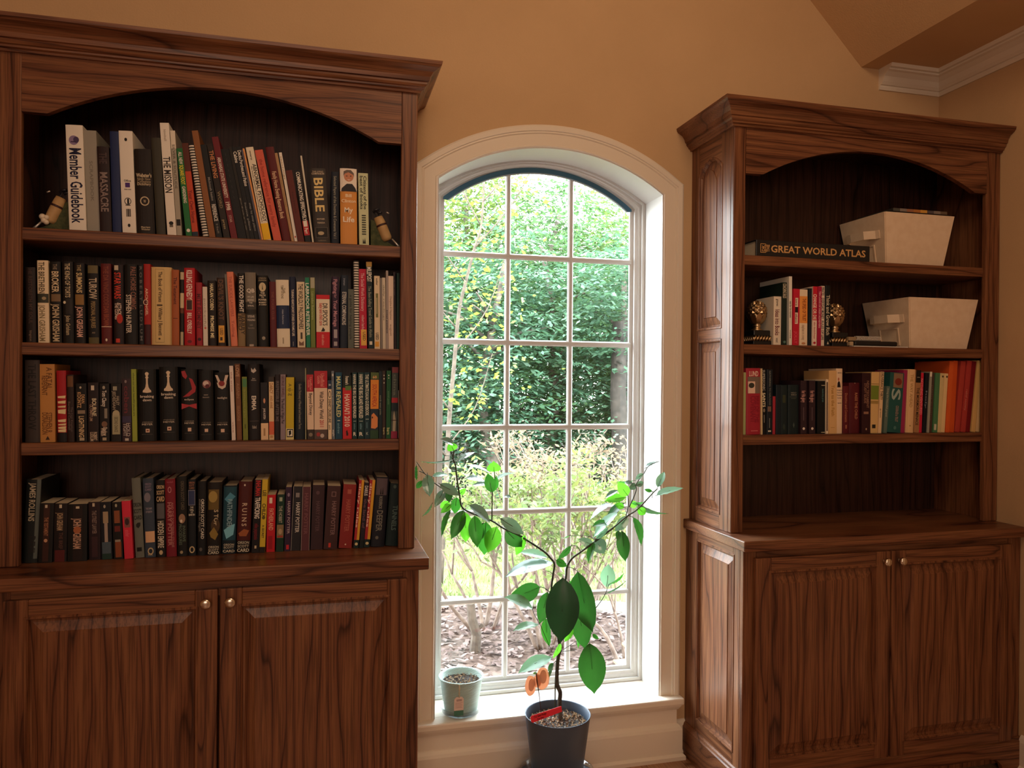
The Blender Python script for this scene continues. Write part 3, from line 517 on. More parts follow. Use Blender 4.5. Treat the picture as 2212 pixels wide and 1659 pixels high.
(-0.0609,-0.0385,0.1955,-0.0229,'e4d4b4','p','cream paperback reading THE WORLDLY PHILOSOPHERS in black',[('THE WORLDLY PHILOSOPHERS',0.03,0.72,0.45,'2c2018'),('#',0.77,0.87,'4c4034',0.4,0.65),('p',[(0.2,0.9),(0.5,0.93),(0.8,0.9),(0.8,0.97),(0.2,0.97)],'7c5c48')]),
(-0.0358,-0.0239,0.2088,-0.0258,'1f8060','p','green paperback reading LABRADOR RETRIEVER in white',[('LABRADOR RETRIEVER',0.08,0.83,0.65,'eef0e4')]),
(-0.0226,-0.0093,0.2094,-0.0195,'71823c','p','olive green paperback with a small pale picture at its head',[('#',0.0,0.15,'b0b098',0.1,0.95),('Labrador Retrievers',0.2,0.6,0.35,'a8b478')]),
(-0.0066,0.0322,0.1587,-0.0119,'e9dfc8','p','short fat red and cream baby-care paperback',[('#',0,0.08,'cc2430'),('#',0.7,1,'cc2430'),("DR SPOCK'S",0.16,0.58,0.28,'4c3c30',0.18),('baby and child care',0.16,0.58,0.2,'c0443c',-0.15),('p',[(0.35,0.69),(0.5,0.61),(0.65,0.66),(0.6,0.69)],'2c2420'),('sixth edition',0.75,0.95,0.15,'e8a098')]),
(0.039,0.0592,0.2148,-0.0108,'34243c','h','dark purple book reading Fighting for Your Marriage',[('Fighting',0.04,0.24,0.42,'c08c9c'),('for',0.25,0.3,0.3,'a87c8c'),('Your Marriage',0.33,0.7,0.42,'c08c9c'),('#',0.74,0.86,'a8a0a8',0.25,0.75),('#',0.91,0.97,'a8a0a8',0.25,0.75)]),
(0.0619,0.0836,0.22,0.0052,'1c2838','h','dark slate book reading ETERNAL COMPANIONS in pale capitals',[('truman',0.04,0.14,0.25,'7c8494'),('ETERNAL COMPANIONS',0.23,0.68,0.42,'c8c8c4')]),
(0.0858,0.1027,0.1792,-0.0063,'5e645c','p','shorter grey-green book against the wire-bound one',[('a guide for helping people',0.1,0.85,0.32,'343834')]),
(0.1041,0.1191,0.2661,-0.0136,'26241f','comb','white comb-bound book, tallest on its shelf',[]),
(0.1205,0.1425,0.2419,-0.0185,'bc2040','p','crimson dictionary with a yellow used sticker at its foot',[('The Social Work Dictionary',0.05,0.53,0.35,'e0a8b0'),('robert barker',0.58,0.78,0.3,'e0a8b0'),('#',0.76,0.96,'e8b858',0.2,0.95),('USED',0.79,0.9,0.3,'5c3c20',0.15)]),
(0.1466,0.1632,0.2639,-0.0347,'1a2c30','p','tall dark travel guide reading MILEPOST with an olive head',[('#',0,0.055,'b8944c'),('MILEPOST',0.06,0.23,0.65,'ece8dc'),('The Best-Selling Travel Guide to Alaska',0.28,0.87,0.4,'8c9484'),('#',0.915,0.955,'d8d4c4',0.2,0.7)]),
(0.1646,0.1812,0.222,-0.0135,'e2d0b0','p','cream paperback with grey-green printed block and sticker',[('walker',0.03,0.13,0.25,'4c4434'),('#',0.24,0.57,'7c7c50',0.25,0.7),('USED',0.78,0.88,0.4,'3c3020'),('#',0.9,0.97,'e0a440',0.1,0.8),('#',0.3,0.52,'d8ccb0',0.4,0.5)]),
(0.1826,0.1881,0.2166,-0.0137,'86807c','p','slim grey booklet after the cream sticker paperback',[]),
(0.1895,0.1993,0.2183,-0.0163,'d8ccb8','p','slim cream booklet among grey ones near the row end',[('daily readings',0.1,0.6,0.3,'8c8474')]),
(0.1998,0.2063,0.2398,-0.0097,'a89c98','p','slim mauve-grey booklet standing taller near the row end',[('total patient',0.5,0.8,0.5,'3c3438')]),
(0.2071,0.2222,0.2238,-0.0111,'e8d2c0','p','cream-pink paperback with faint script lettering',[('Discipline & Happiness',0.28,0.6,0.35,'b09480'),('august',0.66,0.82,0.35,'b09480')]),
(0.225,0.2315,0.2366,-0.023,'30242a','p','slim dark brown book near the end of the row',[('in his own',0.1,0.3,0.3,'6c5c64')]),
(0.2323,0.2399,0.2342,-0.0074,'1f4038','p','slim dark green book, last against the upright',[]),
],
'L3': [
(-0.7767,-0.7408,0.2258,-0.0101,'3a302c','h','tall thick grey-brown book at the dark end',[('THE LAST THROW',0.05,0.85,0.42,'1e1816')]),
(-0.7397,-0.7034,0.215,-0.0136,'c08848','p','thick tan fantasy paperback with dark cracked lettering',[('A FATAL',0.04,0.32,0.3,'74481f',0.15),('REVENANT',0.15,0.4,0.28,'74481f',-0.2),('STEPHEN R',0.62,0.88,0.28,'74481f',0.15),('DONALDSON',0.62,0.9,0.28,'74481f',-0.2),('p',[(0.35,0.97),(0.5,0.92),(0.65,0.97)],'3c2818')]),
(-0.6978,-0.6745,0.1977,-0.0226,'a81c26','h','red book with cream brush streaks and a black foot',[('#',0.87,1,'161214'),('p',[(0.1,0.36),(0.95,0.35),(0.9,0.39),(0.12,0.384)],'e8d4a4'),('p',[(0.1,0.43),(0.95,0.42),(0.9,0.46499999999999997),(0.12,0.458)],'e8d4a4'),('p',[(0.1,0.5),(0.95,0.49),(0.9,0.52),(0.12,0.516)],'e8d4a4'),('p',[(0.1,0.55),(0.95,0.54),(0.9,0.6100000000000001),(0.12,0.5980000000000001)],'e8d4a4'),('p',[(0.1,0.69),(0.95,0.6799999999999999),(0.9,0.725),(0.12,0.718)],'e8d4a4'),('p',[(0.1,0.75),(0.95,0.74),(0.9,0.77),(0.12,0.766)],'e8d4a4'),('p',[(0.1,0.79),(0.95,0.78),(0.9,0.8200000000000001),(0.12,0.8140000000000001)],'e8d4a4'),('p',[(0.1,0.83),(0.95,0.82),(0.9,0.865),(0.12,0.858)],'e8d4a4')]),
(-0.6726,-0.6554,0.1865,-0.0177,'2c1c18','h','dark brown hardcover with a battle picture at its head',[('#',0.02,0.18,'6c4828',0.1,0.9),('The Last Kingdom',0.48,0.85,0.25,'5c4c48',0.2),('Bernard Cornwell',0.4,0.82,0.25,'6c5c58',-0.2)]),
(-0.6508,-0.6242,0.1624,-0.0196,'15110e','p','black paperback reading LIGHTNING in cream capitals',[('o',0.07,0.45,0.02,0.1,'c0b49c'),('DEAN',0.19,0.34,0.24,'c8a070',0.2),('KOONTZ',0.15,0.42,0.28,'d0a878',-0.2),('#',0.46,0.52,'8c7c68',0.15,0.85),('LIGHTNING',0.56,0.92,0.38,'d8bc90'),('#',0.93,0.98,'b8a88c',0.3,0.75)]),
(-0.6219,-0.5951,0.1652,-0.0125,'231514','p','dark paperback reading BOURNE ULTIMATUM in cream capitals',[('#',0.05,0.13,'d8ccb8',0.3,0.6),('BOURNE',0.27,0.57,0.32,'e0d4b4',0.1),('ULTIMATUM',0.37,0.65,0.22,'a88c78',-0.22),('ROBERT',0.84,0.98,0.24,'d0bca4',0.22),('LUDLUM',0.84,0.99,0.26,'d0bca4',-0.15)]),
(-0.5916,-0.567,0.1628,-0.0127,'17110f','p','black paperback with white author name and a small helicopter scene',[('o',0.07,0.45,0.03,0.14,'a8a090'),('Tom Clancy',0.12,0.4,0.34,'e0d8cc'),('#',0.43,0.6,'8c8478',0.5,0.8),('o',0.7,0.5,0.05,0.3,'7c5c48'),('Shadow',0.75,0.9,0.3,'d8c8b4',0.1),('Watch',0.76,0.9,0.28,'d8c8b4',-0.2),('#',0.93,0.98,'b8a88c',0.3,0.7)]),
(-0.5635,-0.5376,0.163,-0.0128,'1c1714','p','black paperback with a pale oval badge panel low on its spine',[('#',0.05,0.12,'a09c88',0.2,0.6),('HALEY',0.22,0.38,0.24,'a89c88',0.2),('JEDEDIAH',0.13,0.45,0.24,'a89c88',-0.2),('o',0.53,0.5,0.07,0.36,'b4ac8c'),('#',0.55,0.88,'a8a484',0.12,0.88),('SECOND CHANCE',0.58,0.84,0.26,'5c5844')]),
(-0.534,-0.5103,0.1775,-0.0124,'38262c','p','plum-grey paperback reading HOLD TIGHT near its foot',[('o',0.05,0.4,0.025,0.12,'8c7c80'),('coben',0.12,0.55,0.4,'6c2c34'),('#',0.6,0.7,'3c3450'),('HOLD',0.71,0.92,0.3,'b4a8a4',0.2),('TIGHT',0.71,0.92,0.3,'b4a8a4',-0.2),('#',0.95,0.99,'c8bcb0',0.3,0.7)]),
(-0.5084,-0.496,0.2038,-0.0225,'9aa840','p','slim lime green book among black paperbacks',[('where our most beautiful places are',0.05,0.65,0.3,'5c6c28')]),
(-0.4912,-0.4455,0.2039,-0.0175,'121110','h','thick black book with a white chess queen, first of two',[('chess',0.035,0.33,0.5,'e0ccb0'),('=breaking',0.36,0.395,0.78,'d8ccbc'),('=dawn',0.41,0.445,0.5,'d8ccbc'),('=STEPHENIE',0.73,0.745,0.6,'8c8478'),('=MEYER',0.755,0.78,0.62,'c0b4a4'),('#',0.83,0.88,'e0c0a8',0.4,0.62),('#',0.845,0.865,'7c3c2c',0.45,0.57),('=little brown',0.9,0.91,0.6,'5c5850')]),
(-0.4359,-0.3871,0.2112,-0.0231,'121110','h','thick black book with a white chess queen, second of two',[('chess',0.05,0.33,0.5,'e0ccb0'),('=breaking',0.35,0.385,0.78,'d8ccbc'),('=dawn',0.395,0.43,0.48,'d8ccbc'),('=STEPHENIE',0.71,0.725,0.6,'8c8478'),('=MEYER',0.735,0.755,0.62,'c0b4a4'),('#',0.81,0.86,'e0c0a8',0.4,0.62),('#',0.825,0.845,'7c3c2c',0.45,0.57),('=little brown',0.88,0.89,0.6,'5c5850')]),
(-0.3786,-0.3366,0.2053,-0.018,'121110','h','thick black book with a torn red ribbon on its spine',[('p',[(0.02,0.03),(0.25,0.02),(0.4,0.1),(0.3,0.14),(0.1,0.1)],'a83038'),('p',[(0.5,0.12),(0.72,0.14),(0.95,0.25),(0.9,0.32),(0.5,0.38),(0.1,0.39),(0.4,0.34),(0.7,0.28),(0.62,0.2)],'a83038'),('p',[(0.02,0.48),(0.5,0.5),(0.98,0.48),(0.98,0.56),(0.5,0.52),(0.02,0.56)],'b0343c'),('=eclipse',0.41,0.435,0.6,'c8bcac'),('=STEPHENIE',0.72,0.735,0.6,'8c8478'),('=MEYER',0.745,0.765,0.62,'c0b4a4'),('#',0.82,0.87,'e0c0a8',0.4,0.62),('=little brown',0.89,0.9,0.6,'5c5850')]),
(-0.3317,-0.2931,0.2032,-0.0183,'121110','h','black book with a ruffled pink and white flower near its head',[('o',0.2,0.55,0.06,0.3,'8c5c5c'),('o',0.19,0.5,0.035,0.2,'d8c4bc'),('o',0.23,0.6,0.03,0.15,'5c2028'),('=new',0.34,0.36,0.3,'a89c90'),('=moon',0.375,0.395,0.45,'a89c90'),('=STEPHENIE',0.74,0.75,0.65,'8c8478'),('=MEYER',0.765,0.785,0.68,'c0b4a4'),('#',0.835,0.88,'e0c0a8',0.38,0.62),('=little brown',0.91,0.92,0.7,'4c4a44')]),
(-0.2893,-0.2478,0.197,-0.0189,'121110','h','black book with pale hands holding a red apple',[('p',[(0.05,0.04),(0.2,0.04),(0.4,0.14),(0.32,0.2)],'d8c4b4'),('p',[(0.72,0.04),(0.92,0.04),(0.7,0.2),(0.6,0.14)],'d8c4b4'),('p',[(0.15,0.15),(0.8,0.15),(0.72,0.22),(0.5,0.25),(0.25,0.22)],'d8c4b4'),('o',0.165,0.47,0.04,0.2,'8c2c2c'),('=twilight',0.36,0.39,0.65,'b8aca0'),('=STEPHENIE',0.735,0.745,0.65,'8c8478'),('=MEYER',0.76,0.78,0.68,'c0b4a4'),('#',0.835,0.885,'e0c0a8',0.38,0.62),('=little brown',0.9,0.91,0.7,'4c4a44')]),
(-0.2436,-0.2332,0.2169,-0.0397,'e8dcd4','p','slim white book with faint pink lettering mid row',[('the artist',0.08,0.35,0.35,'c09890'),('vine',0.75,0.9,0.35,'c0a098')]),
(-0.2303,-0.2157,0.2227,-0.0335,'7c5238','h','mottled brown hardcover beside a slim white book',[('LOVE',0.02,0.17,0.5,'c09878'),('AGAIN',0.25,0.45,0.4,'a07858'),('SEASONS',0.55,0.75,0.4,'a07858')]),
(-0.2121,-0.1987,0.1852,-0.0261,'7a8434','p','olive green paperback with a darker green label at its head',[('#',0.03,0.16,'4c8454',0.1,0.95),('the knitting almanac of gardens',0.2,0.65,0.3,'98a04c'),('#',0.75,0.82,'545c24',0.35,0.6)]),
(-0.1967,-0.1644,0.2226,-0.0207,'1c1718','h','thick black book reading EMMA with white ornament at its head',[('p',[(0.3,0.05),(0.45,0.08),(0.6,0.05),(0.75,0.09),(0.5,0.12),(0.3,0.1)],'c8c0b8'),('=Jane',0.18,0.2,0.25,'b8b0a8'),('=Austen',0.205,0.22,0.45,'b8b0a8'),('EMMA',0.42,0.61,0.3,'e0d8cc'),('=Oxford',0.81,0.85,0.35,'b8b0a8'),('#',0.75,0.755,'5c5450',0.1,0.9)]),
(-0.1624,-0.1417,0.1688,-0.0182,'1a181c','p','short book, black above and cream below, with a tiny figure',[('#',0.71,1,'e8c8a0'),('o',0.32,0.5,0.045,0.14,'d09878'),('JANE AUSTEN',0.45,0.64,0.22,'e0d8d0'),('#',0.8,0.93,'b08c64',0.35,0.6)]),
(-0.1397,-0.1256,0.1858,-0.0132,'e8cca0','p','cream paperback with a dark head and an orange-red panel',[('#',0,0.08,'3c3430'),('DARCY',0.1,0.27,0.5,'a06c40'),('AND ANNE',0.3,0.5,0.4,'b88450'),('#',0.71,0.92,'d86c4c'),('#',0.93,0.97,'c89868',0.2,0.8)]),
(-0.1249,-0.1095,0.193,-0.0002,'241c20','h','dark book with tall grey ghosted capitals',[('IRREPRESSIBLE',0.1,0.42,0.45,'6c6468'),('AFTER ME',0.45,0.72,0.45,'645c60')]),
(-0.108,-0.0938,0.1931,-0.0067,'94848c','p','mauve-grey paperback reading The Road to Wigan Pier',[('GEORGE ORWELL',0.02,0.35,0.42,'5c3438'),('The Road to Wigan Pier',0.37,0.76,0.45,'241c20')]),
(-0.0925,-0.07,0.1849,-0.0026,'c8b428','p','bright yellow paperback with a boxed black emblem at its foot',[('A to Z',0.1,0.3,0.3,'6c6418'),('#',0.2,0.205,'5c5418',0.1,0.9),('#',0.28,0.285,'5c5418',0.15,0.8),('#',0.82,1,'dcd090'),('#',0.83,0.96,'161410',0.12,0.9),('#',0.845,0.945,'f0ecd8',0.2,0.82),('p',[(0.35,0.86),(0.65,0.85),(0.68,0.91),(0.38,0.94)],'161410')]),
(-0.0662,-0.0385,0.1708,-0.0067,'16222e','h','thick dark navy book with small pale lettering',[('Goulds Dictionary of Financial and Investment Terms',0.03,0.82,0.2,'8c8c80')]),
(-0.0372,-0.0342,0.2129,-0.0092,'a0a080','p','very thin pale green pamphlet standing tallest mid row',[]),
(-0.0309,-0.0118,0.1934,-0.0199,'e8d0b8','p','slimmer guidebook with a red head and dark photo foot',[('#',0,0.265,'b8303c'),('Unofficial',0.04,0.24,0.25,'e08c84',0.15),('Guide',0.08,0.2,0.22,'e08c84',-0.2),('Beyond Disney',0.29,0.63,0.35,'3c2c28',0.1),('#',0.85,1,'3c3430'),('o',0.93,0.5,0.03,0.3,'8c8070')]),
(-0.0106,0.0272,0.2046,-0.0106,'e8d0b8','p','fat guidebook with a red head and the year 2011',[('#',0,0.25,'b8303c'),('Unofficial',0.04,0.23,0.22,'e08c84',0.15),('Guide',0.07,0.19,0.2,'e08c84',-0.15),('Walt Disney World',0.3,0.7,0.24,'3c2c28',0.08),('2011',0.72,0.82,0.24,'c04848',0.08),('#',0.86,1,'5c4c48'),('o',0.93,0.3,0.03,0.15,'a83c3c'),('o',0.95,0.6,0.03,0.15,'c8b8b0')]),
(0.0295,0.0398,0.1768,-0.0128,'ecd8b8','p','slim cream guide with a navy head and an oval mark',[('#',0,0.15,'1c3454'),('=pass',0.05,0.09,0.6,'c8d0d8'),('o',0.24,0.5,0.06,0.35,'3c3428'),('o',0.24,0.5,0.045,0.22,'ecd8b8'),('DISNEY CRUISE LINE',0.32,0.72,0.5,'241c18'),('port',0.76,0.84,0.35,'6c5c48')]),
(0.0414,0.0491,0.2052,-0.0211,'6c7884','p','slim blue-grey travel book with a cross mark at its head',[('o',0.06,0.5,0.02,0.3,'d8d8d0'),('wandering guide',0.15,0.5,0.4,'9ca4a8'),('eagle',0.86,0.96,0.5,'d8d8d0')]),
(0.0509,0.0703,0.2008,-0.0134,'1a4a64','p','teal-blue guide reading MAUI REVEALED in pale yellow',[('MAUI REVEALED',0.06,0.67,0.5,'d8dc9c'),('#',0.715,0.73,'a8b8b0',0.3,0.7),('andrew',0.76,0.92,0.3,'6c98a8')]),
(0.0723,0.0988,0.1931,-0.0111,'cc2c34','p','guide with black head and red body reading HAWAII 2010',[('#',0,0.2,'1a2420'),("Frommer's",0.02,0.15,0.3,'f0ecdc'),('#',0.17,0.24,'5c8044',0.3,0.95),("HAWAI'I 2010",0.3,0.81,0.45,'f4dcd0'),('p',[(0.4,0.95),(0.35,0.88),(0.5,0.86),(0.62,0.92),(0.6,0.95)],'3c1818')]),
(0.1007,0.1145,0.2013,-0.0097,'1a3c40','p','dark teal island guide ending in a large R, first of the pair',[('HAWAII THE BIG ISLAND REVEALED',0.03,0.69,0.5,'e4e4d4'),('#',0.73,0.74,'a8b8b0',0.2,0.8),('andrew',0.77,0.86,0.3,'6c98a8'),('=R',0.9,0.955,0.6,'f0ecdc')]),
(0.1176,0.1355,0.2015,-0.0098,'1a3c40','p','dark teal island guide ending in a large R, second of the pair',[('HAWAII THE BIG ISLAND REVEALED',0.03,0.69,0.5,'e4e4d4'),('#',0.73,0.74,'a8b8b0',0.2,0.8),('andrew',0.77,0.86,0.3,'6c98a8'),('=R',0.9,0.955,0.6,'f0ecdc')]),
(0.1368,0.1526,0.2017,-0.0111,'1b3a44','p','dark teal guide reading THE ULTIMATE KAUAI GUIDEBOOK',[('THE ULTIMATE KAUAI GUIDEBOOK',0.03,0.65,0.5,'d4d8c8'),('#',0.7,0.71,'a8b8b0',0.2,0.8),('#',0.75,0.84,'6c98a8',0.4,0.5),('=K',0.9,0.94,0.4,'a8b8b0')]),
(0.1533,0.1777,0.2019,0.0019,'243444','p','guide with an orange block reading SOUTH AFRICA and an animal picture',[('#',0,0.1,'54683c'),('=60',0.05,0.09,0.5,'e0a870'),('#',0.11,0.55,'e0903c'),('SOUTH AFRICA',0.18,0.52,0.42,'b8402c'),('p',[(0.15,0.64),(0.4,0.61),(0.9,0.68),(0.9,0.82),(0.6,0.85),(0.1,0.84),(0.12,0.72)],'e09058'),('o',0.68,0.25,0.015,0.08,'2c2420'),('#',0.87,1,'2c4c34')]),
(0.1798,0.1896,0.2062,-0.0047,'1c2c34','p','slim dark slate book beside the guide with the animal picture',[('north west guide',0.36,0.65,0.35,'8c9484')]),
(0.1909,0.2002,0.2077,-0.0073,'3c302c','p','slim brown-black book with small white marks at its head',[('o',0.07,0.5,0.01,0.15,'d0d0c0'),('o',0.12,0.5,0.012,0.2,'d0d0c0'),('#',0.17,0.19,'d0d0c0',0.35,0.65),('barn',0.84,0.94,0.5,'c0b888')]),
(0.2016,0.2149,0.2078,-0.0009,'1f5a38','p','green book with small white marks at its head',[('o',0.07,0.5,0.01,0.12,'e0e0d0'),('o',0.11,0.5,0.008,0.1,'e0e0d0'),('travel guide',0.3,0.5,0.3,'5c8c68'),('barn',0.84,0.94,0.5,'c8c890')]),
(0.2162,0.235,0.2188,0.0109,'4c5450','p','guide with a statue picture and red bands near the upright',[('#',0,0.08,'8c4048'),('china',0.1,0.4,0.35,'70786c'),('#',0.43,0.5,'b83440'),('#',0.5,0.62,'203038'),('p',[(0.25,0.9),(0.3,0.68),(0.45,0.61),(0.6,0.68),(0.75,0.75),(0.7,0.9)],'b8ac94'),('#',0.74,0.75,'3c2c20'),('#',0.9,1,'a03050')]),
(0.239,0.2439,0.1474,-0.0074,'a8a49c','p','slim pale grey booklet, last against the upright',[]),
],
'L4': [
(-0.7849,-0.7485,0.2296,0.0433,'181c1c','h','tall dark hardcover with a long grey stripe, at the dark end',[('#',0,0.95,'5c6460',0.72,0.97),('JAMES ROLLINS',0.04,0.5,0.32,'b8ac94',-0.05),('DEVIL',0.68,0.9,0.35,'241c1c',0.1)]),
(-0.7452,-0.7106,0.1643,0.0247,'15110f','p','worn black paperback with a narrow rust centre',[('#',0.02,0.98,'3c2018',0.3,0.72),('#',0.03,0.08,'c8bca4',0.38,0.55),('THE TESTAMENT',0.24,0.55,0.22,'a87454'),('o',0.63,0.5,0.03,0.13,'c89878')]),
(-0.7084,-0.6757,0.162,0.012,'1c1110','p','black and red paperback with tall thin cream lettering',[('#',0.8,1,'581c1c',0.1,0.85),('#',0.02,0.08,'c8bca4',0.38,0.58),('JOHN GRISHAM',0.16,0.46,0.36,'b89c7c',-0.05),('THE BRIEF',0.5,0.78,0.22,'5c3c34',0.05)]),
(-0.6724,-0.6238,0.1596,0.0015,'120f0e','p','thickest black paperback with cream capitals around a rust disc',[('#',0.02,0.99,'241614',0.28,0.76),('#',0.04,0.08,'c8bca4',0.42,0.6),('JOHN',0.25,0.41,0.32,'d0a890'),('o',0.455,0.5,0.065,0.2,'a86440'),('GRISHAM',0.51,0.78,0.32,'c8a088')]),
(-0.6194,-0.5904,0.1629,-0.0191,'26151a','p','dark maroon paperback with white worn edges',[('#',0.02,0.08,'c8bca4',0.35,0.55),('THE STREET LAWYER',0.15,0.55,0.3,'8c7870'),('#',0.6,0.95,'3c2428',0.25,0.75)]),
(-0.5882,-0.5601,0.1621,-0.0322,'161820','p','black paperback with a blue-green picture at its foot',[('#',0.17,0.37,'a89478',0.25,0.72),('#',0.37,0.7,'a8988c',0.35,0.65),('o',0.08,0.42,0.03,0.1,'a8a090'),('#',0.7,0.9,'4c5c68',0.1,0.9),('#',0.9,1,'203c34',0.1,0.9)]),
(-0.5556,-0.5319,0.1611,-0.0406,'17120f','p','black paperback with stacked orange lettering blocks',[('#',0.15,0.37,'8c5030',0.2,0.8),('#',0.42,0.52,'6c2820',0.2,0.8),('#',0.66,0.7,'a09080',0.2,0.8),('#',0.7,0.97,'8c4828',0.2,0.85),('o',0.06,0.45,0.03,0.12,'a8a890')]),
(-0.5273,-0.5046,0.1641,-0.0541,'d83048','p','pinkish red paperback with a tiny round picture',[('#',0.28,0.46,'8c5450',0.2,0.85),('o',0.36,0.5,0.06,0.25,'3c2428'),('ender',0.5,0.62,0.4,'e86070')]),
(-0.5,-0.4771,0.2275,-0.0559,'6c7068','h','grey-green hardcover with stacked black capitals',[('=ORSON',0.31,0.36,0.9,'23231f'),('=SCOTT',0.39,0.44,0.9,'23231f'),('=CARD',0.47,0.52,0.9,'23231f'),('p',[(0.25,0.58),(0.45,0.56),(0.75,0.56),(0.72,0.6),(0.5,0.63),(0.25,0.61)],'23231f'),('#',0.87,0.92,'161614',0.2,0.75)]),
(-0.4748,-0.4472,0.2261,-0.0363,'3a4656','h','blue-grey hardcover with a cream square label',[('=ORSON',0.06,0.085,0.6,'8c7c94'),('=SCOTT',0.095,0.12,0.55,'8c7c94'),('=CARD',0.13,0.155,0.6,'8c7c94'),('o',0.24,0.4,0.06,0.3,'7c7884'),('=THE SHIPS',0.37,0.395,0.6,'9c94a0'),('=OF EARTH',0.41,0.435,0.6,'9c94a0'),('#',0.67,0.81,'e0b48c',0.1,0.97),('=TOR',0.955,0.975,0.45,'c8b48c'),('o',0.92,0.55,0.045,0.28,'c8b48c'),('o',0.92,0.55,0.03,0.18,'2c3440')]),
(-0.4449,-0.4205,0.2201,-0.0164,'161312','h','black hardcover reading HIDDEN EMPIRE in tall white capitals',[('=ORSON',0.065,0.11,0.8,'d8bc90'),('=SCOTT',0.135,0.185,0.8,'d8bc90'),('=CARD',0.21,0.275,0.85,'d8bc90'),('#',0.3,0.5,'5c5c60',0.1,0.9),('HIDDEN EMPIRE',0.53,0.88,0.5,'d4cab8'),('o',0.94,0.5,0.03,0.2,'c8b48c')]),
(-0.4182,-0.3913,0.2234,-0.0264,'7c1c2a','h','deep red wide hardcover with a small crest at its head',[('=boy wizard',0.03,0.05,0.6,'b05868'),('o',0.14,0.45,0.04,0.18,'c08088'),('o',0.14,0.45,0.028,0.12,'7c1c2a'),('HARRY POTTER',0.3,0.86,0.3,'b87c78',-0.12),('AND THE SORCERERS STONE',0.3,0.88,0.18,'b07070',0.2)]),
(-0.389,-0.3619,0.2301,-0.0213,'171614','h','tall black hardcover with a small portrait on its spine',[('ORSON SCOTT CARD',0.06,0.42,0.25,'5c5444',0.1),('o',0.53,0.5,0.06,0.32,'9c7c64'),('o',0.56,0.42,0.02,0.12,'e0d0c0'),('INVASIVE',0.62,0.82,0.22,'5c6c5c',0.2),('PROCEDURES',0.6,0.86,0.22,'5c6c5c',-0.2),('o',0.95,0.4,0.02,0.15,'a89878')]),
(-0.3608,-0.3395,0.2205,-0.0114,'141a20','h','dark navy hardcover with a moonlit picture panel',[('=ORSON',0.03,0.055,0.7,'a06c54'),('=SCOTT',0.065,0.09,0.65,'a06c54'),('=CARD',0.1,0.125,0.65,'a06c54'),('#',0.14,0.34,'8c8c98',0.05,0.9),('#',0.147,0.333,'303c64',0.1,0.85),('=THE',0.355,0.375,0.4,'e0dccc'),('=CALL',0.385,0.41,0.5,'e0dccc'),('=OF',0.42,0.44,0.3,'e0dccc'),('=EARTH',0.45,0.475,0.75,'e0dccc'),('o',0.92,0.5,0.045,0.35,'c8b48c'),('o',0.92,0.5,0.03,0.2,'141a20')]),
(-0.3359,-0.3133,0.2147,-0.0006,'141416','h','slim black book with bold white capitals beside the moonlit one',[('ORSON SCOTT CARD',0.24,0.78,0.28,'dcd8cc',0.1),('shadows in flight',0.24,0.68,0.18,'7c7870',-0.25),('o',0.92,0.4,0.025,0.18,'5c5854')]),
(-0.3129,-0.2725,0.2103,0.0116,'1a1410','h','thick black book with gold smoke swirling on its spine',[('#',0.1,0.38,'6c5828',0.1,0.8),('o',0.2,0.4,0.08,0.3,'a8904c'),('o',0.6,0.6,0.1,0.3,'4c3820'),('p',[(0.2,0.7),(0.5,0.62),(0.8,0.72),(0.6,0.8),(0.3,0.76)],'907838'),('S TOP',0.38,0.6,0.22,'c8b898',0.15),('=ORSON',0.88,0.91,0.7,'c8c0ac'),('=SCOTT',0.92,0.95,0.7,'c8c0ac'),('=CARD',0.955,0.99,0.75,'d8d0bc')]),
(-0.27,-0.232,0.1997,0.019,'15242e','h','black book with icy blue light, reading PATHFINDER',[('#',0.02,0.8,'1c4858',0.05,0.95),('p',[(0.1,0.2),(0.5,0.1),(0.9,0.16),(0.4,0.26)],'4c90ac'),('p',[(0.1,0.65),(0.6,0.58),(0.9,0.56),(0.8,0.72),(0.3,0.78)],'7cc4dc'),('PATHFINDER',0.2,0.62,0.28,'8cb0c0'),('=ORSON',0.85,0.88,0.75,'c8c0ac'),('=SCOTT',0.89,0.92,0.75,'c8c0ac'),('=CARD',0.94,0.975,0.85,'d8d0bc')]),
(-0.2295,-0.1924,0.2108,0.0299,'4c1a18','h','brown-red book reading RUINS in spaced cream capitals',[('#',0.82,1,'161110'),('R U I N S',0.3,0.62,0.28,'d0b8a0'),('p',[(0.1,0.72),(0.5,0.66),(0.9,0.68),(0.7,0.76),(0.2,0.76)],'a05c34'),('o',0.05,0.45,0.015,0.06,'e0d0c0'),('=ORSON',0.83,0.865,0.85,'c8c0ac'),('=SCOTT',0.88,0.915,0.85,'c8c0ac'),('=CARD',0.93,0.975,0.9,'d8d0bc')]),
(-0.1873,-0.1656,0.2151,0.0354,'171214','p','black book reading INHUMAN TRAFFICKING in red and white',[('INHUMAN',0.01,0.22,0.5,'c83030'),('TRAFFICKING',0.24,0.53,0.5,'f0e8e0'),('mike papantonio',0.6,0.82,0.4,'7c1c28'),('#',0.9,0.94,'c8b898',0.35,0.6)]),
(-0.1652,-0.1499,0.216,0.0336,'d4b834','p','yellow book with black lettering and a black foot',[('LEE',0.15,0.23,0.5,'2c2410'),('CHILD',0.33,0.5,0.5,'2c2410'),('A SECRET',0.62,0.8,0.3,'3c3418'),('o',0.52,0.5,0.025,0.3,'5c5018'),('#',0.92,1,'1c1610')]),
(-0.146,-0.1226,0.1692,0.0118,'c01c28','p','short bright red paperback reading FATHERLAND in cream',[('#',0.05,0.15,'f0e0d0',0.25,0.6),('FATHERLAND',0.24,0.62,0.42,'e8a890'),('#',0.72,0.95,'9c1420',0.2,0.7)]),
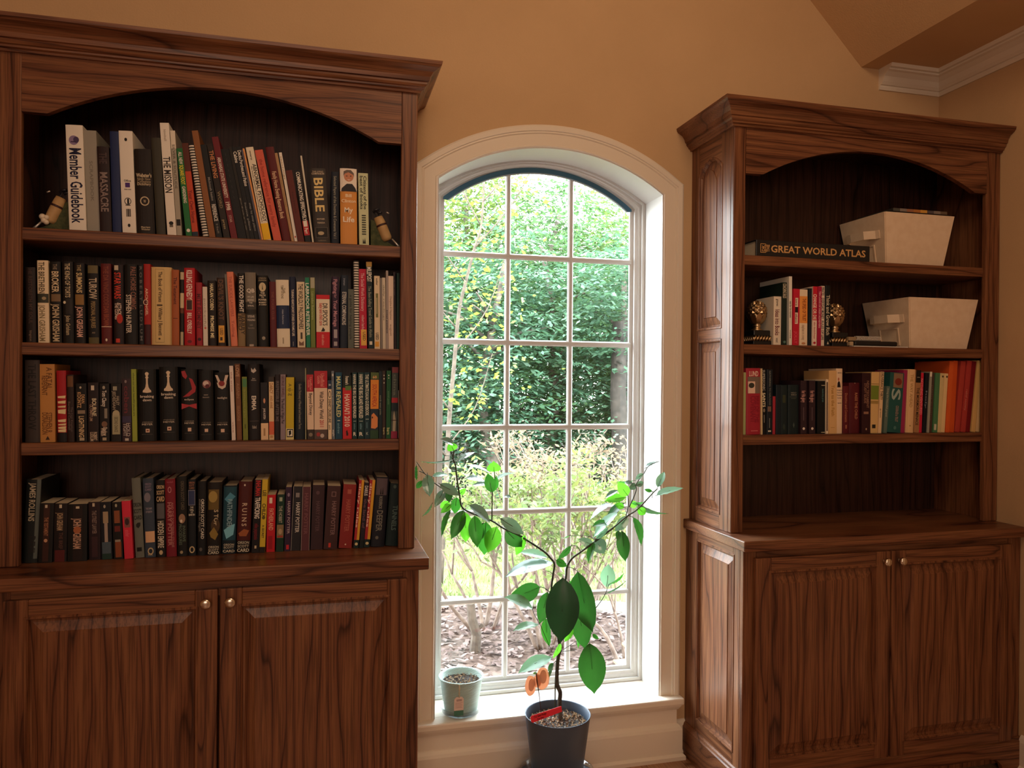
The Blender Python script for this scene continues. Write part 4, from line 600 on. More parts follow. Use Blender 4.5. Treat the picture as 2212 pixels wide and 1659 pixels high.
(-0.1187,-0.0978,0.1698,0.0164,'16382a','p','short dark green paperback with a tiny landscape panel',[('#',0.05,0.12,'a8b8a0',0.3,0.7),('THE HOBBIT',0.2,0.5,0.35,'b0b0a0'),('#',0.53,0.76,'8c7858',0.05,0.95),('o',0.65,0.5,0.05,0.25,'b8a080'),('#',0.72,0.75,'a84030',0.1,0.9)]),
(-0.0952,-0.0781,0.191,0.018,'34203c','p','purple-grey paperback with a small red mark at its foot',[('HARRY POTTER',0.22,0.73,0.33,'b0a0a8',0.1),('o',0.12,0.5,0.03,0.2,'8c7c94'),('#',0.9,0.97,'cc2c38',0.3,0.75)]),
(-0.0768,-0.0503,0.1918,0.0345,'26262c','p','charcoal paperback with white letters and bright worn edges',[('HARRY POTTER',0.25,0.72,0.33,'d0ccc8',0.1),('#',0.1,0.17,'8c8888',0.3,0.7),('#',0,1,'b8b0ac',0.0,0.04)]),
(-0.0477,-0.0238,0.1905,0.0213,'5c343c','p','mauve paperback with faded lettering and white edges',[('HARRY POTTER',0.1,0.75,0.35,'7c5058'),('#',0,1,'c8b8b4',0.0,0.035),('#',0,1,'b8a8a4',0.96,1)]),
(-0.0198,0.015,0.1944,0.0275,'3a262c','p','dark brown-mauve paperback between the mauve and the thick brown',[('HARRY POTTER',0.25,0.72,0.25,'5c444c'),('o',0.12,0.45,0.03,0.15,'5c444c')]),
(0.0177,0.0568,0.1908,0.0566,'42292a','p','thick brown paperback with a crest and a small red tab',[('HARRY POTTER',0.24,0.78,0.25,'84686a',0.1),('#',0.09,0.17,'84686a',0.35,0.68),('#',0.1,0.16,'42292a',0.4,0.63),('#',0.9,0.97,'d04038',0.35,0.52)]),
(0.0622,0.1004,0.1939,0.0702,'8c2c2a','p','thick brick-red paperback leaning beside striped spines',[('HARRY POTTER',0.24,0.74,0.28,'b05c50'),('#',0.08,0.15,'b05c50',0.35,0.65),('o',0.94,0.5,0.012,0.06,'e0c0b0')]),
(0.1059,0.121,0.2068,0.0792,'b02c34','p','paperback with red and yellow vertical stripes, first of two',[('#',0,0.88,'e0a838',0.5,1),('#',0.88,1,'162c2c'),('diary rules',0.05,0.7,0.3,'f0d0c0',-0.25),('o',0.94,0.5,0.022,0.3,'d8c898')]),
(0.1237,0.1361,0.1993,0.0758,'26202c','p','slim charcoal book between the two red and yellow spines',[('DARIUS',0.05,0.2,0.7,'e0dcd8'),('the land of',0.25,0.7,0.55,'6c4c58'),('#',0.88,1,'14201f')]),
(0.1375,0.1541,0.206,0.0801,'b02c34','p','paperback with red and yellow vertical stripes, second of two',[('#',0,0.88,'e0a838',0.5,1),('#',0.88,1,'162c2c'),('diary rules',0.05,0.7,0.3,'f0d0c0',-0.25),('o',0.94,0.5,0.022,0.3,'d8c898')]),
(0.1582,0.1986,0.2138,0.0642,'1c1e28','h','thick dark book reading DEEPER with two tiny silhouettes',[('#',0.02,0.26,'5c5058',0.1,0.9),('p',[(0.4,0.25),(0.45,0.15),(0.5,0.25)],'16140f'),('p',[(0.55,0.25),(0.6,0.14),(0.66,0.25)],'16140f'),('RODERICK',0.28,0.46,0.18,'8c8c84'),('DEEPER',0.48,0.78,0.34,'7c7c74'),('o',0.87,0.4,0.025,0.12,'6c6c64')]),
(0.2028,0.2435,0.1916,0.0732,'14282a','h','dark teal hardcover reading TUNNELS, last in the row',[('TUNNELS',0.35,0.75,0.28,'5c7470'),('o',0.05,0.35,0.03,0.12,'4c605c')]),
],
'R2': [
(1.5436,1.5733,0.1705,0.003,'ece0cc','p','white book reading Ideas into Books in red, beside a brass finial',[('Ideas into Books',0.27,0.8,0.45,'6c2430'),('graves',0.05,0.2,0.25,'5c5048'),('west',0.85,0.95,0.3,'8c8078')]),
(1.5747,1.5922,0.2199,-0.0047,'1c2c28','p','slim dark green book with cream letters at its head',[('COACHING SALES',0.02,0.25,0.6,'d8d0b8'),('o',0.95,0.5,0.02,0.3,'5c8078')]),
(1.6033,1.6153,0.2426,-0.0067,'ece8dc','b','tall thin white binder with a green cover, tallest on its shelf',[('wait for the moment',0.36,0.6,0.45,'3c4448'),('note',0.78,0.9,0.35,'6c6458')]),
(1.6171,1.6426,0.1995,0.0126,'c8243c','p','red book with two cream blocks and a black square',[('#',0.16,0.32,'f0dcc8',0.3,0.75),('#',0.32,0.42,'2c1c24',0.3,0.75),('#',0.42,0.62,'f0dcc8',0.3,0.75),('how to',0.18,0.3,0.25,'7c3440'),('influence',0.44,0.6,0.25,'7c3440'),('JOLLY',0.75,0.97,0.35,'e05468')]),
(1.6459,1.6776,0.1985,-0.0036,'f0dcc0','p','white book with a wide orange block on its spine',[('#',0.12,0.6,'f0a050'),('THE SPEED OF TRUST',0.16,0.56,0.35,'8c3c1c',0.1),('stephen m covey',0.63,0.9,0.3,'b89c80'),('o',0.96,0.5,0.02,0.25,'c88c60')]),
(1.68,1.694,0.2039,0.0054,'16222c','p','slim dark navy book between the orange and red ones',[('#',0.5,0.9,'3c4850',0.45,0.55)]),
(1.6964,1.7142,0.2107,0.0071,'f0dccc','p','book with a red head reading CHANGE OR DIE over white',[('#',0,0.57,'cc2438'),('CHANGE OR DIE',0.13,0.56,0.6,'f4e8dc'),('alan deutschman',0.6,0.88,0.35,'c07468'),('o',0.95,0.5,0.02,0.3,'b83040')]),
(1.7152,1.7308,0.2114,0.007,'a82048','p','slim crimson-magenta book with white lettering',[('TEN LAWS OF HIGH ACHIEVERS',0.08,0.7,0.35,'e8b8c0')]),
(1.7317,1.7459,0.214,0.0028,'e8d8c4','p','slim white book printed with bold black capitals',[('PIRATES',0.02,0.16,0.6,'241c1c'),('EVERYDAY MONEY',0.2,0.55,0.6,'3c3438'),('RULES OF LIFE',0.58,0.9,0.5,'3c3438')]),
(1.7483,1.7682,0.2167,0.0001,'141c20','h','black book reading Think and Grow Rich beside stacked notebooks',[('Think and Grow Rich',0.16,0.82,0.55,'ccc4ac'),('p',[(0.3,0.97),(0.5,0.92),(0.7,0.97)],'ccc4ac')]),
],
'R3': [
(1.4229,1.4353,0.2155,-0.0025,'a8b078','p','thin pale green book, first against the upright',[]),
(1.437,1.4922,0.2304,-0.0097,'a82c3c','h','thick crimson book reading THE FREEDOM COVENANT with a picture',[('=LUND',0.045,0.12,0.65,'ecd4c4'),('#',0.13,0.38,'7c6c60',0.1,0.98),('#',0.2,0.38,'e8c8b4',0.12,0.6),('o',0.26,0.35,0.04,0.2,'3c3c34'),('COVENANT',0.42,0.82,0.28,'8c2034',-0.05),('FIRE OF THE',0.42,0.82,0.22,'8c2034',0.28),('#',0.94,0.95,'d87c80',0.3,0.8)]),
(1.4932,1.4989,0.23,-0.0137,'d8c498','p','thin cream pamphlet pressed against the crimson book',[]),
(1.4999,1.513,0.2269,-0.0177,'16181c','p','black book reading SUPERSONIC SAINTS in white capitals',[('SUPERSONIC',0.01,0.33,0.55,'b0b0a8'),('SAINTS',0.36,0.58,0.6,'f0e8c8'),('o',0.63,0.5,0.03,0.3,'8c8474'),('#',0.7,0.82,'8c8c88',0.4,0.6)]),
(1.5166,1.5401,0.2271,-0.0051,'19222c','h','dark navy book with tiny spaced capitals and a tan square',[('GATHERING TO NAUVOO',0.02,0.55,0.2,'7c8480'),('#',0.57,0.65,'7c6458',0.15,0.7),('#',0.75,0.9,'7c8480',0.4,0.5),('#',0.94,0.96,'e0dcc8',0.2,0.7)]),
(1.5421,1.5527,0.1329,0.0005,'a83040','p','short slim red book among dark navy ones',[]),
(1.5541,1.5749,0.1733,-0.0099,'16242e','h','plain dark navy scripture, first of the dark group',[]),
(1.5759,1.6016,0.1724,-0.0076,'18282c','h','dark navy-green scripture with a faint gold panel',[('#',0.2,0.36,'3c4430',0.25,0.7),('o',0.85,0.45,0.06,0.2,'2e3c38')]),
(1.605,1.648,0.1737,-0.0049,'16262a','h','thick dark scripture with stacked silver lines on its spine',[('=HOLY',0.15,0.175,0.5,'8c8c84'),('=BIBLE',0.19,0.215,0.5,'8c8c84'),('#',0.245,0.25,'6c746c',0.15,0.8),('#',0.275,0.28,'6c746c',0.25,0.7),('p',[(0.42,0.82),(0.5,0.76),(0.58,0.82),(0.5,0.88)],'4c5c58')]),
(1.6529,1.6771,0.189,-0.0106,'34242c','p','maroon-grey paperback with white and red lettering, first of two alike',[('for His glory',0.19,0.41,0.5,'d0a098'),('#',0.5,0.75,'5c4c54',0.4,0.55),('o',0.9,0.5,0.025,0.2,'e8dcd4')]),
(1.6874,1.7117,0.1893,-0.0081,'34242c','p','maroon-grey paperback with white and red lettering, second of two alike',[('for His glory',0.19,0.41,0.5,'d0a098'),('#',0.5,0.75,'5c4c54',0.4,0.55),('o',0.9,0.5,0.025,0.2,'e8dcd4')]),
(1.7229,1.7546,0.1885,-0.0042,'14181c','p','black book with thin cream edges and teal print',[('leadership press',0.15,0.4,0.2,'4c7478',0.25),('#',0.08,0.09,'d8ccb0',0.5,1),('#',0.97,0.98,'d8ccb0',0.5,1)]),
(1.7561,1.7661,0.1942,-0.0083,'ecdcc0','p','white-edged slim book with a dark stripe',[('#',0.05,0.95,'3c2420',0.25,0.7)]),
(1.7671,1.7993,0.2257,-0.0131,'dcb47c','p','tan book reading True to the Faith in gold letters',[('True to the Faith',0.23,0.72,0.3,'b0843c'),('#',0.9,0.905,'b0843c',0.2,0.7)]),
(1.8013,1.8277,0.2337,-0.0034,'ecd0b0','h','cream book with a small dark portrait near its head',[('=WIDTSOE',0.06,0.075,0.6,'6c5440'),('p',[(0.15,0.29),(0.2,0.22),(0.4,0.19),(0.55,0.21),(0.7,0.29)],'241c20'),('o',0.165,0.35,0.025,0.14,'c07c5c'),('=Insights',0.32,0.34,0.8,'8c7460'),('=from the',0.36,0.38,0.7,'8c7460'),('=Prophets',0.4,0.42,0.8,'8c7460'),('=Lives',0.44,0.46,0.6,'8c7460'),('=words',0.52,0.54,0.6,'8c7460')]),
(1.8312,1.8546,0.1708,-0.0021,'5c1a24','h','short dark red book with gold lettering, first of two',[('Doctrine and Covenants',0.15,0.76,0.32,'b07458'),('#',0.82,0.9,'b07458',0.4,0.6)]),
(1.8572,1.9017,0.183,-0.0083,'541822','h','thick dark red book with gold lettering, second of two',[('RAISE THE CHILD',0.2,0.72,0.2,'b88060',0.15),('o',0.01,0.5,0.006,0.04,'e0c8b0')]),
(1.9043,1.9414,0.2185,-0.0018,'33181e','p','dark plum study guide with two lines of tan capitals',[('NEW TESTAMENT',0.13,0.58,0.2,'94705c',0.18),('STUDY GUIDE',0.17,0.5,0.2,'94705c',-0.15),('#',0.64,0.68,'94705c',0.2,0.75),('o',0.93,0.5,0.018,0.08,'b89878')]),
(1.9418,1.9745,0.2223,0.0237,'dcb87c','p','tan book with a wide green band across its spine',[('#',0.19,0.2,'8c7840'),('#',0.22,0.45,'748a34'),('#',0.47,0.52,'a88c50'),('#',0.86,0.92,'2c2824',0.25,0.7)]),
(1.9758,1.9896,0.224,0.0469,'e8c89c','p','cream book with black capitals running to its head',[('DELIVERANCE THIRTY',0.01,0.46,0.6,'3c3024'),('green',0.6,0.75,0.3,'8c7454')]),
(1.997,2.0111,0.1712,0.0712,'5c7068','p','short slim grey-green book before the teal one',[('living the beautiful gospel',0.05,0.65,0.4,'a0a894')]),
(2.0121,2.0723,0.2197,0.0655,'235654','p','thick teal book with a large pale S monogram',[('#',0.01,0.25,'8c7058',0.25,0.92),('o',0.15,0.6,0.06,0.25,'7c3428'),('S',0.27,0.46,0.5,'9cb0a8'),('COURAGE to TRUST',0.55,0.82,0.16,'a08880',0.15),('o',0.92,0.55,0.03,0.1,'4c7874')]),
(2.0765,2.0935,0.2314,0.0472,'9c2c58','p','magenta book beside the teal monogram one',[]),
(2.0962,2.1293,0.2339,0.0363,'e6c090','h','cream hardcover with faint gold lettering after the magenta',[('THE WAY AHEAD',0.08,0.6,0.3,'b8935c'),('#',0.88,0.9,'b8935c',0.4,0.6),('#',0.0,1,'c89c64',0.1,0.14)]),
(2.1315,2.1535,0.2312,0.0324,'a87c54','p','tan book with a black head reading THE MORMON MENACE',[('#',0,0.2,'14120f'),('THE MORMON MENACE',0.28,0.88,0.4,'2c2018'),('=press',0.1,0.12,0.5,'a8a090')]),
(2.1551,2.1686,0.2224,0.0318,'cc2440','p','crimson book with ragged pink capitals',[('NOTHING VENTURED',0.1,0.7,0.6,'f08490')]),
(2.1696,2.1864,0.2217,0.054,'161a24','p','slim black book next to the crimson ragged-letter one',[('holy',0.3,0.6,0.3,'7c8490')]),
(2.1875,2.1967,0.2263,0.0494,'9c9c90','p','slim grey book with a white top curl',[('#',0,0.08,'e8e0cc')]),
(2.1978,2.213,0.2209,0.0521,'4c3c34','p','slim brown-black book before the pale green run',[('plain truths',0.2,0.8,0.25,'6c5c50')]),
(2.2157,2.2358,0.2221,0.0482,'4c8058','p','green booklet leading three pale leaning ones',[('#',0.86,0.96,'c8c8b0',0.2,0.7)]),
(2.2372,2.2544,0.2212,0.0498,'d8c490','p','pale yellow booklet between the green and a cream one',[('#',0.04,0.07,'3c3424',0.5,0.9)]),
(2.2555,2.272,0.2205,0.0627,'e8cc98','p','cream leaning booklet just before the orange ones',[('#',0.04,0.07,'3c3424',0.5,0.9)]),
(2.2742,2.2924,0.2662,0.0604,'d8602c','p','tall orange booklet, first of the orange pair',[]),
(2.2935,2.3128,0.2686,0.0564,'cc5424','p','tall orange booklet, second of the orange pair',[]),
(2.3156,2.3377,0.2666,0.0973,'b04038','p','tall brick red booklet beside the orange pair',[]),
(2.3394,2.3606,0.2693,0.1008,'ac3c38','p','tall brick red booklet, second of the brick pair',[('relief society',0.4,0.7,0.3,'c87468')]),
(2.3622,2.3829,0.2686,0.1046,'741820','p','tall dark red booklet after the brick pair',[]),
(2.3874,2.4059,0.2711,0.0988,'d8b070','p','tall tan folder near the end of the row',[]),
(2.4082,2.4307,0.2709,0.091,'e0bc88','p','tall pale tan folder, last against the upright',[]),
],
}
# ------------------------------------------------------------------ lettering: one cached outline per character
GL = {}; ADV = {}
def glyphs(chars):
    chars = [c for c in sorted(set(chars)) if c != ' ']
    objs = []
    def mk(t):
        cu = bpy.data.curves.new('t', 'FONT'); cu.body = t; cu.size = 1; cu.resolution_u = 2; cu.offset = .020; cu.fill_mode = 'FRONT'
        o = bpy.data.objects.new('t', cu); COL.objects.link(o); objs.append(o); return o
    a = {c: mk(c) for c in chars}; b = {c: mk('I'+c+'I') for c in chars}; z = mk('II'); zz = mk('I I')
    dg = bpy.context.evaluated_depsgraph_get(); dg.update()
    def dims(o):
        me = o.evaluated_get(dg).to_mesh(); v = np.empty(len(me.vertices)*3); me.vertices.foreach_get('co', v); v = v.reshape(-1, 3)
        f = [tuple(p.vertices) for p in me.polygons]; o.evaluated_get(dg).to_mesh_clear(); return v, f
    vz = dims(z)[0]; wz = vz[:, 0].max()-vz[:, 0].min(); vs = dims(zz)[0]; ADV[' '] = vs[:, 0].max()-vs[:, 0].min()-wz
    def cut(v, f):
        bm = bmesh.new(); vs = [bm.verts.new(tuple(p)) for p in v]
        for q in f:
            try: bm.faces.new([vs[i] for i in q])
            except ValueError: pass
        for b_ in (.175, .35, .525):
            bmesh.ops.bisect_plane(bm, geom=bm.verts[:]+bm.edges[:]+bm.faces[:], plane_co=(0, b_, 0), plane_no=(0, 1, 0), dist=1e-4)
        bm.verts.index_update(); r = np.array([tuple(q.co) for q in bm.verts]); g = [tuple(q.index for q in k.verts) for k in bm.faces]; bm.free(); return r, g
    for c in chars:
        v, f = cut(*dims(a[c])); w2 = dims(b[c])[0]; ADV[c] = w2[:, 0].max()-w2[:, 0].min()-wz; GL[c] = (v[:, :2], f)
    for o in objs:
        cu = o.data; bpy.data.objects.remove(o); bpy.data.curves.remove(cu)
def textgeo(t):
    V = []; Fc = []; x = 0
    for ch in t:
        if ch in GL:
            v, f = GL[ch]; n = len(V)
            V += [(p[0]+x, p[1]) for p in v]; Fc += [tuple(i+n for i in q) for q in f]
        x += ADV.get(ch, .3)
    if not V: return [], [], 1
    mn = min(p[0] for p in V); mxx = max(p[0] for p in V)
    return [((p[0]-mn)/(mxx-mn), p[1]/.7) for p in V], Fc, mxx-mn

# ------------------------------------------------------------------ books
QUEEN = [(.5, 0), (.55, .03), (.62, .03), (.72, .10), (.66, .14), (.6, .22), (.66, .27), (.66, .30), (.6, .31), (.6, .55), (.66, .72), (.78, .83), (.92, .88), (.95, .97), (.5, 1)]
def print_mesh(prints, w, h, yf):
    V = []; Fs = []; MI = []; cols = []
    def ci(c):
        if c not in cols: cols.append(c)
        return cols.index(c)
    layer = [0]
    def add(vs, fs, c, fl=False):
        layer[0] += 1; n = len(V); e = .00022+.00006*layer[0]
        if fl:
            m_ = min(yf(x) for x in (w*.5,)); V.extend((x, m_-e, z) for x, z in vs); Fs.extend(tuple(i+n for i in f) for f in fs); MI.extend([ci(c)]*len(fs)); return
        V.extend((x, yf(x)-e, z) for x, z in vs); Fs.extend(tuple(i+n for i in f) for f in fs); MI.extend([ci(c)]*len(fs))
    for p in prints:
        k = p[0]
        if k == '#':
            t0, t1, c = p[1:4]; a, b = (p[4], p[5]) if len(p) > 4 else (.0, 1.)
            n = 6; vs = []; fs = []
            for i in range(n+1):
                x = w*(a+(b-a)*i/n); vs += [(x, h*(1-t0)), (x, h*(1-t1))]
                if i: fs.append((2*i-2, 2*i-1, 2*i+1, 2*i))
            add(vs, fs, c)
        elif k == 'o':
            t, x, rt, rx, c = p[1:]; n = 16
            add([(w*(x+rx*c_(2*PI*i/n)), h*(1-t-rt*s_(2*PI*i/n))) for i in range(n)], [tuple(range(n))], c, True)
        elif k == 'p':
            add([(w*x, h*(1-t)) for x, t in p[1]], [tuple(range(len(p[1])))], p[2], True)
        elif k == 'chess':
            t0, t1, wf, c = p[1:5]
            for i in range(len(QUEEN)-1):
                (xa, ta), (xb, tb) = QUEEN[i], QUEEN[i+1]
                q = [(w*(.5+(xa-.5)*wf*1.1), h*(1-t0-(t1-t0)*ta)), (w*(.5+(xb-.5)*wf*1.1), h*(1-t0-(t1-t0)*tb)), (w*(.5-(xb-.5)*wf*1.1), h*(1-t0-(t1-t0)*tb)), (w*(.5-(xa-.5)*wf*1.1), h*(1-t0-(t1-t0)*ta))]
                add(q, [(0, 1, 2, 3)], c, True); layer[0] -= 1
        elif k[0] == '=':
            t0, t1, wf, c = p[1:5]; v, f, _ = textgeo(k[1:])
            add([(w*(.5-wf/2+a*wf), h*(1-t1)+b*(t1-t0)*h) for a, b in v], f, c, True)
        else:
            t0, t1, wf, c = p[1:5]; dx = p[5] if len(p) > 5 else 0; v, f, _ = textgeo(k); wf = min(wf*1.25, .8)
            if t1-t0 > .2 and wf*w > .5*(t1-t0)*h: wf = .5*(t1-t0)*h/w
            add([(w*(.5+dx*.9-wf/2)+b*wf*w, h*(1-t0)-a*(t1-t0)*h) for a, b in v], f, c)
    return V, Fs, MI, cols
DEPTHS = {'h': .68, 'p': .64, 'b': .75, 'comb': .75, 's': .6}
def book(parent_z, Y, X0, X1, h, ang, col, kind, label, prints, group, dep=None, seed=0):
    w = (X1-X0)*c_(ang); rnd = random.Random(seed); D = min(dep or h*DEPTHS[kind], .225)
    jy = rnd.uniform(-.004, .004)
    t = {'h': .0022, 'p': .0006, 'b': .0028, 'comb': .001, 's': .0008}[kind]; t = min(t, w*.2)
    bul = {'h': .08*w, 'p': .02*w, 'b': .03*w, 'comb': 0, 's': 0}[kind]
    def yf(x): return bul*abs(2*x/w-1)**3
    n = 8 if kind in 'hpb' else 2
    O = [(0, D)]+[(w*i/n, yf(w*i/n)) for i in range(n+1)]+[(w, D)]
    I = [(t, D)]+[(t+(w-2*t)*i/n, yf(w*i/n)+t) for i in range(n+1)]+[(w-t, D)]
    bm = bmesh.new()
    tops = {}
    for nm, arr in (('O', O), ('I', I)):
        for z in (0, h): tops[nm, z] = [bm.verts.new((x, y, z)) for x, y in arr]
    k = len(O)
    for i in range(k-1):
        for a, b in (((tops['O', 0]), tops['O', h]), (tops['I', h], tops['I', 0])): bm.faces.new((a[i], a[i+1], b[i+1], b[i]))
        bm.faces.new((tops['O', h][i], tops['O', h][i+1], tops['I', h][i+1], tops['I', h][i]))
        bm.faces.new((tops['O', 0][i], tops['I', 0][i], tops['I', 0][i+1], tops['O', 0][i+1]))
    for e in (0, k-1): bm.faces.new((tops['O', 0][e], tops['O', h][e], tops['I', h][e], tops['I', 0][e]))
    if kind == 's':
        for v in bm.verts:
            if v.co.z > h*.5 and v.co.y > D*.5: v.co.z -= h*.12
    name = {'h': 'hardcover_book', 'p': 'paperback_book', 'b': 'ring_binder', 'comb': 'spiral_bound_book', 's': 'leaflet'}[kind]
    o = obj(name, bm, bookmat(col)); tag(o, label, {'b': 'binder', 's': 'leaflet'}.get(kind, 'book'), group)
    o.rotation_euler = (0, ang, 0)
    if ang >= 0: o.location = (X1-w*c_(ang), Y+jy, parent_z+.0003+w*s_(ang))
    else: o.location = (X0, Y+jy, parent_z+.0003)
    e = .003 if kind == 'h' else 0
    bm = bmesh.new(); y0 = bul+t+.0005
    if kind == 'comb': y0 = .006
    if w-2*t > .0012 and kind != 'b': box(bm, t+.0001, w-t-.0001, y0, D-e-.0004, e, h-e-(.0003 if kind != 'h' else 0)); obj('page_block', bm, PAGES, o)
    else: bm.free()
    if kind == 'comb':
        bm = bmesh.new(); nr = int(h/.0078)
        for i in range(nr):
            z = .006+i*(h-.012)/(nr-1)
            pts = [(w/2-(w*.5+.001)*c_(PI*k/8), .004-(w*.42)*s_(PI*k/8), z) for k in range(9)]
            for a, b in zip(pts, pts[1:]):
                q = [bm.verts.new(p) for p in ((a[0], a[1], z-.0021), (b[0], b[1], z-.0021), (b[0], b[1], z+.0021), (a[0], a[1], z+.0021))]
                bm.faces.new(q)
        obj('coil_binding', bm, mat('coil_cream', (.75, .70, .62, 1), .4), o)
    if prints:
        V, Fs, MI, cols = print_mesh(prints, w, h, yf)
        q = obj('spine_print', (V, [], Fs), [bookmat(c) for c in cols], o)
        q.data.polygons.foreach_set('material_index', MI); q.data.update()
        if any(p[0] not in ('#', 'o', 'p', 'chess') for p in prints): q['label'] = 'printed title and marks on the spine'
    return o
PLACE = {'L1': 'top shelf, packed bookcase', 'L2': 'second shelf, packed bookcase', 'L3': 'third shelf, packed bookcase', 'L4': 'bottom row, packed bookcase',
         'R2': 'middle shelf beside the bins', 'R3': 'lowest shelf below the bins'}
GROUP = {'L1': 'books on the top shelf', 'L2': 'books on the second shelf', 'L3': 'books on the third shelf', 'L4': 'books on the bottom row', 'R2': 'books between the finials', 'R3': 'books below the bins'}
allch = ''.join(p[0].lstrip('=') for rs in BOOKS.values() for r in rs for p in r[7])+'GREAT WORLD ATLAS THE DK Key lime plant tree Our Seed Range 0123456789'
glyphs(allch)
sd = 0
for k, rs in BOOKS.items():
    for r in rs:
        sd += 1; desc = r[6]; lab = desc+', '+PLACE[k]
        if len(lab.split()) > 16: lab = desc+', '+' '.join(PLACE[k].split()[:2]).rstrip(',')
        if len(lab.split()) > 16: lab = desc
        book(SHL[k], 2.335 if k != 'L4' else 2.34, r[0], r[1], r[2], r[3], r[4], r[5], lab, r[7], GROUP[k], seed=sd)

# ------------------------------------------------------------------ things on the shelves of the second bookcase
def textmesh(name, items, w, h, place, mats_, parent):
    V, Fs, MI, cols = print_mesh(items, w, h, lambda x: 0)
    q = obj(name, ([place(x, y, z) for x, y, z in V], [], Fs), [bookmat(c) for c in cols], parent); q.data.polygons.foreach_set('material_index', MI); q.data.update(); return q
z0 = SHL['R1']
at = thing('atlas', 'large black atlas lying flat, GREAT WORLD ATLAS on its spine', 'book', (1.47, 2.335, z0))
bm = bmesh.new(); aw, ah, ad = .464, .060, .215
box(bm, 0, aw, 0, .006, .002, ah, 0, .0025); box(bm, 0, aw, .004, ad, ah-.004, ah, 0, .001); box(bm, 0, aw, .004, ad, .0003, .004, 0, .001); obj('cover', bm, mat('atlas_black', '16191d', .35), at)
bm = bmesh.new(); box(bm, .004, aw-.004, .0065, ad-.005, .0042, ah-.0042); obj('page_block', bm, PAGES, at)
V, Fs = [], []
def putflat(items):
    V, Fs, cols, MI = [], [], [], []
    for (t, x0, x1, zb, zt, c, rot) in items:
        v, f, _ = textgeo(t); n = len(V)
        V += [((x0+a*(x1-x0)), -.0005, zb+b*(zt-zb)) if not rot else ((x0+b*(x1-x0)) if rot > 0 else (x1-b*(x1-x0)), -.0005, zt-a*(zt-zb) if rot > 0 else zb+a*(zt-zb)) for a, b in v]
        Fs += [tuple(i+n for i in q) for q in f]
    return V, Fs
V, Fs = putflat([('GREAT WORLD ATLAS', .058, .445, .019, .043, 0, 0), ('THE', .040, .052, .018, .044, 0, -1), ('DK', .022, .034, .020, .042, 0, -1)])
obj('spine_lettering', (V, [], Fs), bookmat('d8a86c'), at)
bm = bmesh.new()
for a, b, c, d in ((.016, .018, .015, .047), (.036, .038, .015, .047), (.016, .038, .015, .017), (.016, .038, .045, .047)): box(bm, a, b, -.0006, 0, c, d)
obj('emblem_frame', bm, bookmat('d8a86c'), at)
CANV = noisy('bin_canvas', (.80, .62, .44), (.85, .68, .50), 40, .85, .3, 700, .2)
def bin_(X0, X1, Y0, Y1, zb, hh, label):
    t = thing('canvas_bin', label, 'bin', ((X0+X1)/2, (Y0+Y1)/2, zb), 'white canvas bins')
    ins = .027; th = .004; cx, cy = (X0+X1)/2, (Y0+Y1)/2; hx, hy = (X1-X0)/2, (Y1-Y0)/2
    def ring(bm, z, inn):
        k = 1-z/hh; a = hx-ins*k-inn; b = hy-ins*.9*k-inn
        return [bm.verts.new(p) for p in ((-a, -b, z), (a, -b, z), (a, b, z), (-a, b, z))]
    bm = bmesh.new(); A = ring(bm, .0005, 0); B = ring(bm, hh, 0); C = ring(bm, hh, th); E = ring(bm, th, th)
    bm.faces.new(A[::-1]); bm.faces.new(E)
    for p, q in ((A, B), (B, C), (C, E)):
        for i in range(4): bm.faces.new((p[i], p[(i+1) % 4], q[(i+1) % 4], q[i]))
    bmesh.ops.bevel(bm, geom=[e for e in bm.edges if abs(e.verts[0].co.z-e.verts[1].co.z) > hh*.5], offset=.003, segments=2, affect='EDGES')
    obj('body', bm, CANV, t)
    def sl(y, z, d): return (-(hx-ins*(1-z/hh))-d, y, z)       # on the side face towards the window
    bm = bmesh.new(); zc = hh*.60; pts = [(-.088, .0005), (-.072, .004), (-.046, .034), (.020, .038), (.048, .034), (.066, .003), (.084, .0005)]
    for (ya, da), (yb, db) in zip(pts, pts[1:]):
        q = [sl(ya, zc-.015, da), sl(yb, zc-.015, db), sl(yb, zc+.015, db), sl(ya, zc+.015, da)]
        q2 = [sl(ya, zc-.015, da+.0022), sl(yb, zc-.015, db+.0022), sl(yb, zc+.015, db+.0022), sl(ya, zc+.015, da+.0022)]
        a = [bm.verts.new(p) for p in q]; b = [bm.verts.new(p) for p in q2]
        bm.faces.new(a); bm.faces.new(b[::-1])
        for i in range(4): bm.faces.new((a[i], a[(i+1) % 4], b[(i+1) % 4], b[i]))
    obj('handle', bm, CANV, t)
    bm = bmesh.new()
    for ya, yb, za, zb_ in ((-.055, .045, .074, .079), (-.055, .045, .012, .017), (-.055, -.049, .017, .074), (.039, .045, .017, .074)):
        a = [bm.verts.new(sl(*p)) for p in ((ya, za, 0), (yb, za, 0), (yb, zb_, 0), (ya, zb_, 0))]; b = [bm.verts.new(sl(*p)) for p in ((ya, za, .0032), (yb, za, .0032), (yb, zb_, .0032), (ya, zb_, .0032))]
        bm.faces.new(a); bm.faces.new(b[::-1])
        for i in range(4): bm.faces.new((a[i], a[(i+1) % 4], b[(i+1) % 4], b[i]))
    obj('label_holder', bm, CANV, t)
bin_(1.988, 2.298, 2.325, 2.575, SHL['R1'], .188, 'white canvas bin with magazines on top, beside the atlas')
bin_(2.097, 2.410, 2.325, 2.575, SHL['R2'], .187, 'white canvas bin on the middle shelf beside the notebooks')
m1 = boxo('magazine', 0, .245, 0, .20, 0, .009, bookmat('221a18')); m1.location = (2.052, 2.345, SHL['R1']+.1885); tag(m1, 'dark magazine lying under another on the upper bin', 'magazine')
m2 = thing('magazine', 'magazine with a patchwork edge lying on top of the upper bin', 'magazine', (2.045, 2.350, SHL['R1']+.198))
